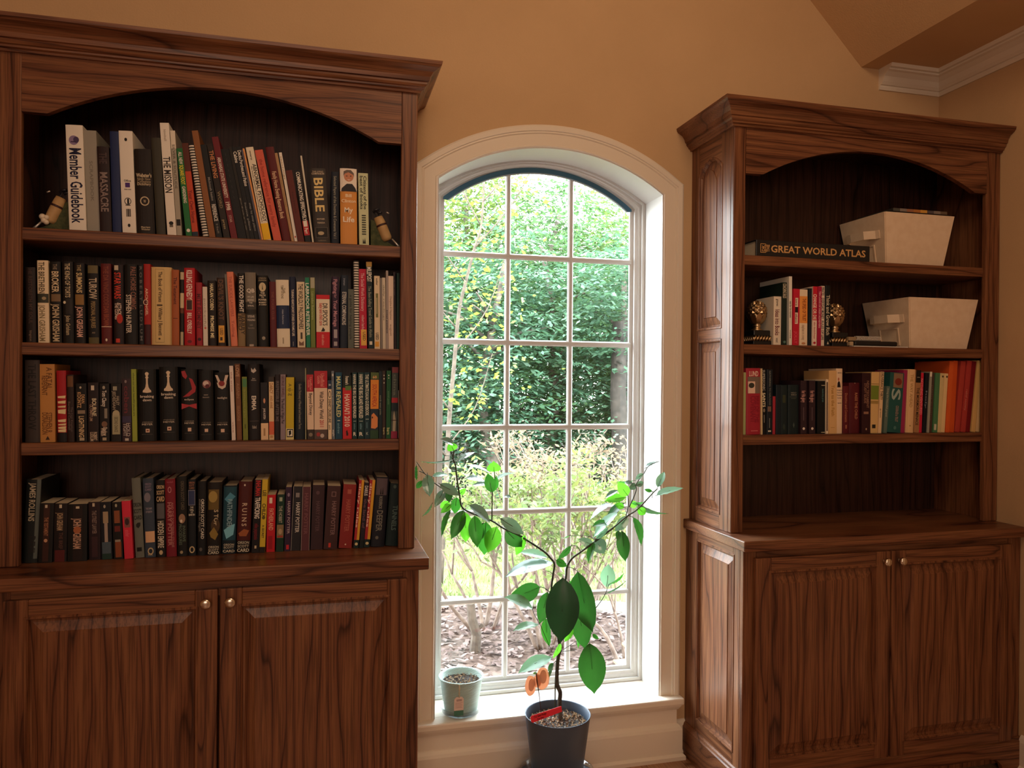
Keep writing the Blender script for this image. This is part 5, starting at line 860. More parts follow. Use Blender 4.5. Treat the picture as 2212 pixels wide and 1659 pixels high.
bm = bmesh.new(); box(bm, 0, .24, 0, .19, 0, .012); obj('pages', bm, bookmat('3a3634'), m2)
cs = ['54544e', '8a8078', 'a06c50', 'b87840', 'd8a048', '5c5458', '8c8078', '6c5c4c']; bm = bmesh.new()
for i in range(8): box(bm, i*.03, i*.03+.03, -.0006, 0, .001, .0118, i)
obj('edge_print', bm, [bookmat(c) for c in cs], m2)
# notebooks
z0 = SHL['R2']
pp = boxo('paper_sheets', 1.862, 2.094, 2.325, 2.53, z0+.0003, z0+.0035, mat('paper_white', (.8, .75, .68, 1), .7)); tag(pp, 'thin stack of white papers under the black notebook', 'paper')
nb = thing('notebook', 'black notebook with a rounded edge under the spiral pad', 'notebook', (1.868, 2.328, z0+.0037))
bm = bmesh.new(); box(bm, 0, .185, 0, .2, 0, .018, 0, .006); obj('cover', bm, mat('notebook_black', '15161a', .4), nb)
bm = bmesh.new(); box(bm, -.016, .0, .006, .19, .0, .015, 0, .002); obj('page_block', bm, mat('notebook_edge', 'b8a080', .7), nb)
nb = thing('spiral_notebook', 'spiral notebook with a white coil on top of the black notebook', 'notebook', (1.852, 2.335, z0+.0222))
bm = bmesh.new(); box(bm, 0, .138, .006, .16, 0, .014, 0, .001); obj('page_block', bm, mat('notebook_kraft', 'a08868', .7), nb)
bm = bmesh.new()
for i in range(18):
    x = .030+i*.0058
    tube(bm, [(x+.001*s_(a), .007-.010*c_(a), .0085+.0098*s_(a)*.85) for a in [2*PI*k/10 for k in range(11)]], .0015, .0015, 5)
obj('coil_binding', bm, mat('coil_white', (.7, .66, .6, 1), .35), nb, True)
# pineapple finial bookends
def finial(x, label):
    t = thing('pineapple_bookend', label, 'bookend', (x, 2.385, SHL['R2']), 'pineapple bookends')
    B = mat('bookend_black', '111316', .4)
    bm = bmesh.new(); box(bm, -.036, .036, -.036, .036, .0004, .014, 0, .002); box(bm, -.028, .028, -.028, .028, .014, .032); box(bm, -.033, .033, -.033, .033, .032, .052, 0, .003); obj('base', bm, B, t)
    bm = bmesh.new()
    for sgn, ax in ((-1, 0), (1, 0), (-1, 1), (1, 1)):
        for i in range(6):
            a = -.029+i*.0116; p0, p1 = (a-.004, sgn*.031, .015), (a+.006, sgn*.031, .031)
            if ax: p0, p1 = (p0[1], p0[0], p0[2]), (p1[1], p1[0], p1[2])
            mid = ((p0[0]+p1[0])/2*1.03, (p0[1]+p1[1])/2*1.06, .023); tube(bm, [p0, mid, p1], .0045, .0045, 8)
    obj('rope_band', bm, GOLD, t, True)
    bm = bmesh.new(); lathe(bm, [(.0, .052), (.020, .052), (.020, .056), (.013, .060), (.012, .066), (.016, .070), (.011, .074), (.014, .078), (.024, .090), (.030, .103), (.026, .108), (0, .109)], 0, 0, 24)
    for i in range(10):
        a = 2*PI*i/10; d = (c_(a), s_(a)); e = (-s_(a), c_(a))
        pr_ = [(.014, .076, .007), (.026, .090, .009), (.032, .104, .008), (.035, .112, .001)]
        L = [[bm.verts.new((d[0]*(r+.002)+e[0]*k*w_, d[1]*(r+.002)+e[1]*k*w_, z)) for k in (-1, 0, 1)] for r, z, w_ in pr_]
        for p, q in zip(L, L[1:]):
            for k in (0, 1): bm.faces.new((p[k], p[k+1], q[k+1], q[k]))
    obj('leaf_cup', bm, GOLD, t, True)
    bm = bmesh.new(); nr, ns = 9, 12
    for j in range(nr):
        ph = -.25*PI+.72*PI*j/(nr-1); r = .032*c_(ph); z = .121+.034*s_(ph)
        for i in range(ns):
            a = 2*PI*(i+.5*(j % 2))/ns; n3 = Vector((c_(ph)*c_(a), c_(ph)*s_(a), s_(ph))); cpt = Vector((r*c_(a), r*s_(a), z))
            e1 = Vector((-s_(a), c_(a), 0)); e2 = n3.cross(e1); hw = PI*max(r, .004)/ns*1.0; hv = .0072
            tip = bm.verts.new(cpt+n3*.0045); q = [bm.verts.new(cpt+v) for v in (e1*hw, e2*hv, -e1*hw, -e2*hv)]
            for k in range(4): bm.faces.new((q[k], q[(k+1) % 4], tip))
    bm2 = bmesh.new(); lathe(bm2, [(0, .085)]+[(.0315*c_(p), .121+.0335*s_(p)) for p in [-.4*PI+.8*PI*k/10 for k in range(11)]]+[(0, .155)], 0, 0, 20)
    me = bpy.data.meshes.new('x'); bm2.to_mesh(me); bm2.free(); bm.from_mesh(me); bpy.data.meshes.remove(me)
    obj('pineapple', bm, GOLD, t)
finial(1.507, 'gold pineapple finial bookend on a black rope base beside white book')
finial(1.826, 'gold pineapple finial bookend half hidden behind the black book')
# golf bag bookends
TAN = noisy('golf_bag_tan', (.45, .28, .12), (.55, .36, .17), 30, .6); GRASSG = noisy('turf_green', (.035, .05, .02), (.08, .09, .035), 90, .8, .8, 300)
def golf(x, sgn, label):
    t = thing('golf_bag_bookend', label, 'bookend', (x, 2.385, SHL['L1']), 'golf bag bookends')
    bm = bmesh.new(); n = 12
    prof = [(0, .085), (.012, .080), (.020, .055), (.030, .040), (.045, .022), (.065, .010), (.078, .006), (.078, .0006), (0, .0006)]
    A = [bm.verts.new((sgn*a, -.035, z)) for a, z in prof]; B = [bm.verts.new((sgn*a, .035, z)) for a, z in prof]
    bm.faces.new(A); bm.faces.new(B[::-1])
    for i in range(len(A)): bm.faces.new((A[i], A[(i+1) % len(A)], B[(i+1) % len(B)], B[i]))
    bmesh.ops.subdivide_edges(bm, edges=bm.edges[:], cuts=2, use_grid_fill=True); obj('turf_mound', bm, GRASSG, t)
    ax = Vector((sgn*-.42, 0, 1)).normalized(); b0 = Vector((sgn*.052, -.030, .022)); L = .078
    bm = bmesh.new(); lathe(bm, [(0, 0), (.013, .002), (.0165, .010), (.0165, .040), (.0155, .062), (.0135, L), (.011, L-.001), (.010, L-.01), (0, L-.01)], 0, 0, 20)
    q = Vector((0, 0, 1)).rotation_difference(ax).to_matrix(); bmesh.ops.rotate(bm, verts=bm.verts[:], cent=(0, 0, 0), matrix=q); bmesh.ops.translate(bm, verts=bm.verts[:], vec=b0); obj('golf_bag', bm, TAN, t, True)
    bm = bmesh.new(); lathe(bm, [(.0168, .048), (.0172, .049), (.0172, .053), (.0162, .054)], 0, 0, 20); bmesh.ops.rotate(bm, verts=bm.verts[:], cent=(0, 0, 0), matrix=q); bmesh.ops.translate(bm, verts=bm.verts[:], vec=b0); obj('strap', bm, mat('strap_dark', '3a1c1c', .6), t)
    bm = bmesh.new()
    for i, (dx, dy, hh) in enumerate(((-.006, 0, .026), (.004, .004, .034), (.007, -.004, .022), (-.002, -.006, .03))):
        p0 = b0+ax*(L-.01)+Vector((dx, dy, 0)); p1 = p0+ax*hh; tube(bm, [p0, p1], .0012, .0012, 5); tube(bm, [p1-Vector((.004, 0, 0)), p1+Vector((.004, -.002, .003)), p1+Vector((.009, -.002, .001))], .0045, .003, 8)
    obj('golf_clubs', bm, mat('club_heads_dark', '22242e', .35), t, True)
    bm = bmesh.new(); tube(bm, [b0+Vector((sgn*.012, -.008, .006)), b0+Vector((sgn*.030, -.006, -.012)), b0+Vector((sgn*.036, -.004, -.018))], .0022, .0048, 8); tube(bm, [b0+Vector((sgn*.002, -.014, .082)), b0+Vector((-sgn*.006, -.014, .086))], .002, .002, 6)
    obj('putter', bm, mat('pale_metal', (.7, .66, .6, 1), .3, .6), t, True)
    if sgn < 0:
        bm = bmesh.new()
        for dx, dz, r in ((-.004, .012, .0085), (.006, .010, .0075), (.000, .002, .008), (.006, -.003, .007)):
            m_ = Matrix.Translation(b0+Vector((sgn*(.008-dx), -.016, dz+.002))); bmesh.ops.create_icosphere(bm, subdivisions=2, radius=r, matrix=m_)
        obj('golf_shoe', bm, mat('shoe_white', (.75, .66, .52, 1), .3), t, True)
golf(-.676, -1, 'golf bag bookend with white shoes beside the wide white binder')
golf(.152, 1, 'golf bag bookend with a putter beside the pale green book')
LEAVES = [
(0.423,2.391,1.193,0.374,2.367,1.212,0.0161,'g'),(0.425,2.406,1.171,0.406,2.385,1.199,0.0311,'b'),
(0.417,2.376,1.145,0.313,2.37,1.141,0.0043,'m'),(0.443,2.453,1.129,0.508,2.471,1.158,0.0124,'g'),
(0.443,2.439,1.101,0.458,2.422,1.11,0.0137,'g'),(0.439,2.418,1.104,0.413,2.405,1.117,0.0095,'g'),
(0.334,2.367,1.1,0.339,2.35,1.033,0.0343,'g'),(0.358,2.418,1.087,0.41,2.436,1.09,0.0113,'p'),
(0.3,2.374,1.128,0.301,2.362,1.082,0.0132,'d'),(0.324,2.411,1.075,0.308,2.433,1.048,0.0161,'d'),
(0.374,2.366,1.069,0.437,2.372,1.032,0.0278,'g'),(0.392,2.395,1.046,0.359,2.376,0.995,0.0255,'g'),
(0.409,2.413,1.04,0.408,2.388,1.006,0.0243,'d'),(0.419,2.454,0.998,0.392,2.476,0.976,0.022,'b'),
(0.418,2.419,0.995,0.383,2.407,0.97,0.0204,'b'),(0.443,2.452,1.012,0.438,2.456,0.957,0.0303,'m'),
(0.356,2.419,0.998,0.325,2.42,0.959,0.007,'m'),(0.416,2.407,0.979,0.388,2.413,0.891,0.0167,'d'),
(0.458,2.409,0.976,0.415,2.388,0.888,0.0393,'d'),(0.46,2.397,0.972,0.468,2.416,0.87,0.0392,'b'),
(0.488,2.374,0.963,0.492,2.347,0.866,0.0416,'m'),(0.492,2.426,0.937,0.493,2.413,0.879,0.0247,'m'),
(0.527,2.418,0.932,0.505,2.418,0.867,0.0247,'n'),(0.531,2.401,0.937,0.533,2.431,0.822,0.0504,'m'),
(0.563,2.388,0.922,0.534,2.382,0.841,0.049,'b'),(0.473,2.388,0.996,0.544,2.396,0.935,0.0229,'g'),
(0.578,2.395,0.948,0.655,2.386,0.894,0.0341,'g'),(0.608,2.437,0.9,0.661,2.426,0.844,0.0474,'d'),
(0.67,2.42,0.884,0.645,2.445,0.813,0.0278,'b'),(0.552,2.379,1.103,0.544,2.353,1.14,0.0406,'b'),
(0.549,2.391,1.034,0.537,2.407,1.095,0.0326,'m'),(0.559,2.425,1.031,0.566,2.41,1.086,0.0193,'m'),
(0.543,2.4,1.095,0.46,2.38,1.125,0.0038,'p'),(0.53,2.411,1.068,0.458,2.384,1.083,0.0115,'g'),
(0.555,2.433,1.053,0.495,2.457,1.05,0.0116,'g'),(0.577,2.456,1.066,0.647,2.47,1.085,0.0062,'m'),
(0.454,2.456,1.022,0.469,2.427,1.045,0.0166,'b'),(0.614,2.396,1.015,0.595,2.424,1.014,0.0069,'g'),
(0.772,2.44,0.782,0.603,2.434,0.744,0.0221,'g'),(0.757,2.455,0.798,0.66,2.462,0.818,0.0171,'p'),
(0.728,2.444,0.702,0.613,2.431,0.672,0.056,'d'),(0.755,2.44,0.684,0.722,2.421,0.584,0.0441,'d'),
(0.834,2.36,0.768,0.887,2.357,0.565,0.0713,'d'),(0.847,2.4,0.656,0.869,2.378,0.501,0.0641,'d'),
(0.873,2.35,0.532,0.889,2.343,0.365,0.0813,'d'),(0.842,2.47,0.709,0.871,2.498,0.619,0.026,'m'),
(0.86,2.47,0.583,0.872,2.46,0.476,0.025,'m'),(0.752,2.45,0.593,0.758,2.421,0.505,0.029,'m'),
(0.821,2.374,0.581,0.787,2.354,0.541,0.0217,'b'),(0.778,2.37,0.533,0.758,2.387,0.478,0.0182,'b'),
(0.758,2.403,0.476,0.64,2.39,0.438,0.0241,'p'),(0.759,2.379,0.465,0.753,2.408,0.414,0.0116,'d'),
(0.693,2.408,0.643,0.591,2.391,0.691,0.0207,'p'),(0.703,2.375,0.599,0.611,2.349,0.592,0.0092,'p'),
(0.817,2.385,0.849,0.776,2.396,0.805,0.0207,'d'),(0.766,2.383,0.805,0.796,2.356,0.789,0.0233,'m'),
(0.912,2.414,0.852,0.885,2.399,0.786,0.0177,'m'),(0.932,2.46,0.852,0.957,2.437,0.804,0.047,'g'),
(0.909,2.418,0.842,0.861,2.434,0.861,0.0273,'g'),(0.819,2.407,0.88,0.797,2.436,0.867,0.0054,'m'),
(0.918,2.413,0.863,0.956,2.398,0.902,0.0178,'p'),(0.996,2.407,0.888,0.981,2.379,0.858,0.0178,'d'),
(1.009,2.408,0.887,1.017,2.393,0.784,0.0395,'d'),(0.971,2.45,0.686,0.986,2.47,0.76,0.047,'p'),
(0.968,2.415,0.705,1.009,2.387,0.748,0.0144,'m'),(0.945,2.393,0.679,1.016,2.377,0.726,0.0102,'m'),
(0.898,2.389,0.547,0.915,2.373,0.535,0.0122,'m'),(0.772,2.33,0.759,0.767,2.33,0.549,0.0978,'n'),
(1.018,2.383,1.011,0.97,2.356,1.063,0.0355,'b'),(1.039,2.454,0.994,0.964,2.457,0.981,0.0234,'b'),
(1.075,2.459,1.051,1.007,2.453,1.051,0.0106,'m'),(1.009,2.451,1.019,0.967,2.46,0.993,0.0122,'g'),
(1.031,2.441,0.976,0.972,2.456,0.917,0.018,'d'),(0.965,2.414,0.917,0.895,2.39,0.91,0.0149,'m'),
(0.963,2.389,0.984,0.894,2.411,0.928,0.0091,'g'),(0.985,2.451,0.973,0.939,2.476,0.944,0.0093,'g'),
(0.989,2.4,0.952,0.906,2.41,0.866,0.0177,'p'),(1.044,2.442,0.929,1.001,2.451,0.877,0.0326,'g'),
(1.065,2.443,0.924,1.097,2.445,0.824,0.0268,'d'),(1.075,2.429,0.974,1.198,2.44,0.934,0.018,'d'),
(1.06,2.394,0.968,1.1,2.42,0.938,0.0258,'b'),(1.113,2.456,0.974,1.051,2.431,0.98,0.0147,'m'),
(1.069,2.457,0.981,1.088,2.485,0.949,0.0235,'b'),(1.114,2.352,1.041,1.15,2.376,1.09,0.0204,'p'),
(1.133,2.398,1.006,1.239,2.408,1.027,0.0121,'p'),(1.096,2.358,1.027,1.072,2.366,1.033,0.0113,'m'),
(1.065,2.421,1.039,1.1,2.436,1.048,0.0174,'g'),(1.079,2.453,1.037,1.044,2.437,1.026,0.0211,'g'),
(1.03,2.37,1.055,1.011,2.396,1.055,0.0113,'g'),(1.07,2.371,1.085,1.051,2.394,1.063,0.0119,'p'),
(1.005,2.38,0.972,0.979,2.399,0.982,0.0204,'b'),(1.111,2.44,1.097,1.172,2.463,1.116,0.0041,'g'),
]
STEMS = [
(0.0095,0.008,[(0.796,2.42,0.26),(0.794,2.42,0.315),(0.796,2.42,0.348),(0.784,2.42,0.383),(0.786,2.42,0.454),(0.794,2.42,0.498),(0.789,2.42,0.532),(0.78,2.42,0.6),(0.765,2.42,0.669)]),
(0.0065,0.0055,[(0.765,2.42,0.669),(0.762,2.42,0.703),(0.766,2.42,0.743),(0.771,2.42,0.783),(0.757,2.42,0.804),(0.732,2.42,0.829),(0.662,2.42,0.876)]),
(0.0055,0.004,[(0.659,2.42,0.88),(0.595,2.418,0.91),(0.554,2.416,0.937),(0.489,2.413,0.964),(0.454,2.411,0.986),(0.445,2.409,1.026),(0.435,2.407,1.084),(0.43,2.404,1.122),(0.422,2.402,1.146),(0.424,2.4,1.171)]),
(0.004,0.0025,[(0.555,2.42,0.936),(0.555,2.42,0.985),(0.556,2.42,1.029),(0.563,2.42,1.071),(0.562,2.42,1.101)]),
(0.004,0.002,[(0.445,2.41,1.026),(0.418,2.4,1.031),(0.389,2.39,1.049),(0.352,2.38,1.076),(0.328,2.37,1.101),(0.307,2.36,1.112)]),
(0.0025,0.0018,[(0.326,2.36,1.102),(0.313,2.355,1.119),(0.297,2.35,1.143)]),
(0.002,0.0015,[(0.424,2.42,1.141),(0.415,2.42,1.152),(0.395,2.42,1.153)]),
(0.0018,0.0013,[(0.446,2.42,1.06),(0.451,2.42,1.071),(0.458,2.42,1.077)]),
(0.007,0.0055,[(0.78,2.42,0.6),(0.8,2.42,0.667),(0.812,2.42,0.734),(0.817,2.42,0.771),(0.835,2.42,0.8),(0.864,2.42,0.819),(0.914,2.42,0.851),(0.983,2.42,0.896)]),
(0.0055,0.003,[(0.916,2.42,0.855),(0.941,2.414,0.875),(0.979,2.409,0.9),(1.024,2.403,0.937),(1.055,2.397,0.956),(1.083,2.391,0.985),(1.112,2.386,1.017),(1.127,2.38,1.031)]),
(0.0035,0.002,[(1.028,2.42,0.936),(1.037,2.42,0.976),(1.034,2.42,1.005)]),
(0.0035,0.0018,[(1.04,2.42,0.965),(1.065,2.42,1.019),(1.066,2.42,1.045),(1.092,2.42,1.079),(1.114,2.42,1.107),(1.152,2.42,1.121)]),
(0.002,0.0014,[(0.695,2.42,0.64),(0.704,2.42,0.616),(0.724,2.42,0.581),(0.749,2.42,0.525),(0.768,2.42,0.484)]),
(0.002,0.0014,[(0.797,2.42,0.487),(0.823,2.42,0.502),(0.846,2.42,0.514)]),
(0.002,0.0014,[(0.797,2.42,0.485),(0.852,2.42,0.488)]),
(0.0022,0.0015,[(0.864,2.42,0.819),(0.853,2.42,0.837),(0.838,2.42,0.842),(0.829,2.42,0.841)]),
(0.002,0.0014,[(0.914,2.42,0.858),(0.899,2.42,0.869),(0.881,2.42,0.873),(0.824,2.42,0.877)]),
(0.003,0.0018,[(0.884,2.42,0.593),(0.923,2.42,0.628),(0.952,2.42,0.664),(0.965,2.42,0.694),(0.968,2.42,0.704)]),
(0.0022,0.0016,[(0.817,2.42,0.771),(0.835,2.42,0.766),(0.857,2.42,0.752)]),
(0.0025,0.0018,[(0.758,2.42,0.689),(0.737,2.42,0.704),(0.721,2.42,0.709)]),
(0.002,0.0014,[(0.764,2.42,0.75),(0.754,2.42,0.759),(0.74,2.42,0.761)]),
(0.0018,0.0014,[(0.79,2.42,0.467),(0.776,2.42,0.452),(0.772,2.42,0.449)]),
(0.002,0.0015,[(1.036,2.42,0.935),(1.047,2.42,0.933),(1.055,2.42,0.928)]),
(0.002,0.0015,[(1.125,2.42,0.994),(1.126,2.42,1.014),(1.123,2.42,1.02)]),
(0.004,0.004,[(0.778,2.42,0.262),(0.778,2.42,0.33),(0.779,2.42,0.397)]),
]

# ------------------------------------------------------------------ the potted tree by the window
PXc, PYc = .777, 2.388
cd = thing('plant_caddy', 'black rolling plant caddy on the floor under the potted tree', 'plant stand', (PXc, PYc, 0))
bm = bmesh.new(); lathe(bm, [(0, .034), (.138, .034), (.145, .042), (.146, .066), (.141, .073), (.133, .070), (.130, .064), (0, .064)], 0, 0, 48); obj('disc', bm, BLACK, cd, True)
for i in range(4):
    a = PI/4+PI/2*i; bm = bmesh.new(); lathe(bm, [(0, -.007), (.016, -.007), (.017, -.004), (.017, .004), (.016, .007), (0, .007)], 0, 0, 20)
    bmesh.ops.rotate(bm, verts=bm.verts[:], cent=(0, 0, 0), matrix=Matrix.Rotation(PI/2, 3, 'X')); bmesh.ops.translate(bm, verts=bm.verts[:], vec=(.09*c_(a), .09*s_(a), .017)); obj('caster', bm, BLACK, cd, True)
sa = thing('saucer', 'clear plastic saucer on the black plant caddy', 'saucer', (PXc, PYc, .0643))
bm = bmesh.new(); lathe(bm, [(0, 0), (.100, 0), (.108, .006), (.117, .038), (.123, .040), (.123, .042), (.115, .041), (.105, .008), (.099, .003), (0, .003)], 0, 0, 56); obj('dish', bm, CLEARP, sa, True)
tr = thing('potted_tree', 'young fruit tree with broad green leaves in a dark grey pot', 'plant', (PXc, PYc, .0683))
POTM = noisy('slate_grey_pot', (.06, .085, .13), (.07, .10, .15), 5, .45)
bm = bmesh.new(); zt = H-1.101-.0683
lathe(bm, [(0, 0), (.076, 0), (.080, .003), (.108, zt-.004), (.1095, zt), (.1075, zt+.001), (.105, zt-.002), (.100, zt-.045), (.078, .01), (0, .01)], 0, 0, 64); obj('pot', bm, POTM, tr, True)
random.seed(5)
def soil(name, r, z, parent, m, nch=260, ch=.006):
    bm = bmesh.new(); bm.verts.ensure_lookup_table(); n = 7; seg = 28
    rings = [[bm.verts.new((r*j/n*c_(2*PI*i/seg), r*j/n*s_(2*PI*i/seg), z+random.uniform(-.002, .002))) for i in range(seg)] for j in range(1, n+1)]; c = bm.verts.new((0, 0, z+.003))
    for i in range(seg): bm.faces.new((c, rings[0][i], rings[0][(i+1) % seg]))
    for a, b in zip(rings, rings[1:]):
        for i in range(seg): bm.faces.new((a[i], b[i], b[(i+1) % seg], a[(i+1) % seg]))
    for _ in range(nch):
        a = random.random()*2*PI; q = r*.95*math.sqrt(random.random()); p = Vector((q*c_(a), q*s_(a), z+.003+random.random()*.003)); s = ch*random.uniform(.4, 1)
        rot = Matrix.Rotation(random.random()*6, 3, 'Z') @ Matrix.Rotation(random.random()*2, 3, 'X')
        v = [bm.verts.new(p+rot @ Vector(k)*s) for k in ((-.5, -.3, -.2), (.5, -.3, -.2), (0, .5, -.2), (0, 0, .45))]
        for f, k in zip(((0, 1, 3), (1, 2, 3), (2, 0, 3), (0, 2, 1)), range(4)): bm.faces.new([v[i] for i in f]).material_index = 1+(_ % 3)
    o = obj(name, bm, m, parent); o['kind'] = 'stuff'; return o
SOILM = [mat('potting_soil', (.025, .017, .012, 1), .9), mat('bark_chip_tan', (.42, .28, .16, 1), .8), mat('bark_chip_brown', (.12, .07, .045, 1), .8), mat('bark_chip_pale', (.55, .45, .33, 1), .8)]
soil('soil', .099, zt-.030, tr, SOILM, 520, .010)
BARK = noisy('plant_bark', (.035, .028, .022), (.10, .085, .06), 60, .7, .5, 300); STEMM = mat('dark_green_stem', (.035, .045, .022, 1), .5)
def wparent(o, p): o.parent = p; o.matrix_parent_inverse = Matrix.Translation(p.location).inverted(); return o
for i, (r0, r1, pts) in enumerate(STEMS):
    if i == 0: pts = [p for p in pts if p[2] > .27]; pts = [(pts[0][0]-.003, PYc+.01, .262)]+pts
    if i == len(STEMS)-1: pts = [(p[0], p[1], max(p[2], .27)) for p in pts]
    pts = [(x, y+random.uniform(-.002, .002), z) for x, y, z in pts] if 0 < i else pts
    bm = bmesh.new(); tube(bm, smoothpts(pts, 4), r0*(.85 if i == 0 else .55), r1*.6, 10); wparent(obj('trunk' if i == 0 else ('branch' if r0 > .0034 else 'twig'), bm, BARK if i == 0 else STEMM, None, True), tr)
LM = {'d': leafmat('leaf_dark', (.012, .055, .022), (.022, .085, .032), .25, (.05, .25, .03), .38, 12), 'n': leafmat('leaf_deep', (.008, .032, .022), (.012, .045, .026), .10, (.02, .12, .03), .4, 12),  # one foliage in several tones; backlight and sky sheen put into the colours
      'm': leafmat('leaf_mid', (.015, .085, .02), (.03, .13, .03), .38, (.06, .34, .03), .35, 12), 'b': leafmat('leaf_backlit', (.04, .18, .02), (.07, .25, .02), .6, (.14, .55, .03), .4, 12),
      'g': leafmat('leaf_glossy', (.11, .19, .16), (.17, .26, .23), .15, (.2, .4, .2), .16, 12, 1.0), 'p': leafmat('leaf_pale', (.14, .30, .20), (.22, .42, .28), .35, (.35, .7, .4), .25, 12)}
def leaf(b, t, w_, m, rnd):
    b = Vector(b); t = Vector(t); ax = t-b; L = ax.length; ax.normalize()
    real = .44*L; view = Vector((.25, .97, 0)).normalized()
    e = ax.cross(view).normalized(); nrm = e.cross(ax).normalized()
    if nrm.y > 0: nrm = -nrm
    cosr = min(1, w_/real) if real > 0 else 1
    if w_ > real*.98: real = w_; cosr = 1
    a = math.acos(cosr)
    if m == 'g' or m == 'p':
        best = max((1, -1), key=lambda s: (nrm*c_(a)+e*s*s_(a)).z)
    else: best = rnd.choice((1, -1))
    wd = e*c_(a)-nrm*best*s_(a); nn = nrm*c_(a)+e*best*s_(a)
    if nn.y > 0 and m not in 'gp': nn = -nn
    bm = bmesh.new(); nu, nv = 12, 4; cur = rnd.uniform(.04, .10)*L; rows_ = []
    for i in range(nu+1):
        u = i/nu; half = real/2*math.sin(PI*min(1, u**.82))**.80*(1 if u < .86 else (1-(u-.86)/.14)**.5*.9+.1*(1-u)) if 0 < u < 1 else 0
        if i == 0: half = real*.02
        if i == nu: half = .0003
        cpt = b+ax*(L*u)+nn*(cur*math.sin(PI*u)*.8)
        rows_.append([bm.verts.new(cpt+wd*(half*k/2)+nn*(abs(k)/2*half*.22+.0011*math.sin(u*34+abs(k))*(1 if k else 0))) for k in range(-2, 3)])
    for p, q in zip(rows_, rows_[1:]):
        for k in range(4): bm.faces.new((p[k], p[k+1], q[k+1], q[k]))
    tube(bm, [b+(b-t).normalized()*.006, b, b+ax*L*.5+nn*(cur*.8+.0004)], .0011, .0007, 5, 1)
    o = obj('leaf', bm, [LM[m], STEMM], None, True); wparent(o, tr)
rnd = random.Random(8)
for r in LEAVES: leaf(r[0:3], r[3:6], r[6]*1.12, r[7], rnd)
# red plant label, orange-fruit pick
rt = thing('plant_label', 'red plastic plant label with black writing around the trunk', 'plant label', (.712, 2.348, H-1.088))
bm = bmesh.new(); a0, a1 = Vector((-.042, -.012, -.001)), Vector((.070, .012, .013)); d = (a1-a0); up = Vector((-.09, .35, .9)).normalized()*.0105
pts = [a0-up*.6, a0+d*.04-up, a1-up*.8, a1+up*.8, a0+d*.04+up, a0+up*.6]
A = [bm.verts.new(p) for p in pts]; B = [bm.verts.new(p+Vector((0, .0008, .0002))) for p in pts]; bm.faces.new(A); bm.faces.new(B[::-1])
for i in range(6): bm.faces.new((A[i], A[(i+1) % 6], B[(i+1) % 6], B[i]))
obj('tag', bm, mat('label_red', (.80, .02, .04, 1), .4), rt)
V, Fs = [], []
for tx, u0, u1, v0, v1 in (('Our Seed Range', .1, .5, .1, .7), ('Key lime', .2, .4, -.7, -.2)):
    v, f, _ = textgeo(tx); n = len(V); V += [tuple(a0+d*(u0+a*(u1-u0))+up*(v0+b*(v1-v0))+Vector((0, -.0006, -.0001))) for a, b in v]; Fs += [tuple(i+n for i in q) for q in f]
obj('writing', (V, [], Fs), bookmat('2a0c10'), rt)
pk = thing('fruit_pick', 'card pick shaped like two orange citrus fruits on a dark stick', 'plant label', (.722, 2.400, H-1.092))
bm = bmesh.new()
def disc(cx, cz, rx, rz, y, mi, th=.0008, n=26, wob=.0):
    A = [bm.verts.new((cx+rx*c_(2*PI*i/n)*(1+wob*s_(5*i)), y, cz+rz*s_(2*PI*i/n)*(1+wob*s_(5*i)))) for i in range(n)]; B = [bm.verts.new(v.co+Vector((0, th, 0))) for v in A]
    bm.faces.new(A).material_index = mi; bm.faces.new(B[::-1]).material_index = mi
    for i in range(n): bm.faces.new((A[i], A[(i+1) % n], B[(i+1) % n], B[i])).material_index = mi
disc(-.036, .086, .0185, .034, 0, 0, wob=.02); disc(.006, .106, .0235, .037, .0004, 0, wob=.02); disc(-.012, .100, .014, .022, .0009, 0)
disc(-.033, .088, .010, .021, -.0004, 1); disc(.008, .112, .012, .023, 0, 1)
disc(-.020, .126, .007, .004, .0012, 2); disc(.030, .120, .0035, .012, .0012, 2)
obj('card', bm, [leafmat('orange_card', (.80, .48, .32), (.82, .50, .34), .5, (.8, .5, .34), .6), leafmat('orange_card_light', (.85, .60, .44), (.86, .62, .46), .5, (.85, .62, .46), .6), leafmat('card_leaf', (.28, .40, .2), (.32, .44, .24), .4, (.3, .5, .2), .6)], pk)
bm = bmesh.new(); tube(bm, [(-.018, -.003, .128), (-.006, -.002, .05), (.003, 0, -.02)], .0016, .0014, 8); obj('stick', bm, mat('stick_dark', (.05, .02, .02, 1), .5), pk)

# ------------------------------------------------------------------ small mint pot on the sill
SX, SY = .496, 2.628
s2 = thing('saucer', 'clear plastic saucer on the window sill under the mint pot', 'saucer', (SX, SY, ZST))
bm = bmesh.new(); lathe(bm, [(0, .0006), (.060, .0006), (.066, .004), (.072, .022), (.075, .0235), (.075, .025), (.070, .024), (.063, .006), (.058, .003), (0, .003)], 0, 0, 48); obj('dish', bm, CLEARP, s2, True)
p2 = thing('small_plant_pot', 'mint green ribbed pot with a hanging tag on the sill', 'plant pot', (SX, SY, ZST+.0035))
bm = bmesh.new(); hp = .124
def rp(z): return .056+(.0755-.056)*(z/hp)**.8
prof = [(0, 0), (.052, 0), (.056, .003)]
lathe(bm, prof+[(rp(hp*k/30), max(.004, hp*k/30)) for k in range(1, 29)]+[(.0765, hp-.008), (.0795, hp-.006), (.0805, hp-.001), (.079, hp+.001), (.074, hp), (.072, hp-.006), (.066, hp-.03), (0, hp-.03)], 0, 0, 64)
MINT = mat('mint_glaze', (.42, .58, .55, 1), .4); nt, lk, b = nodes(MINT)
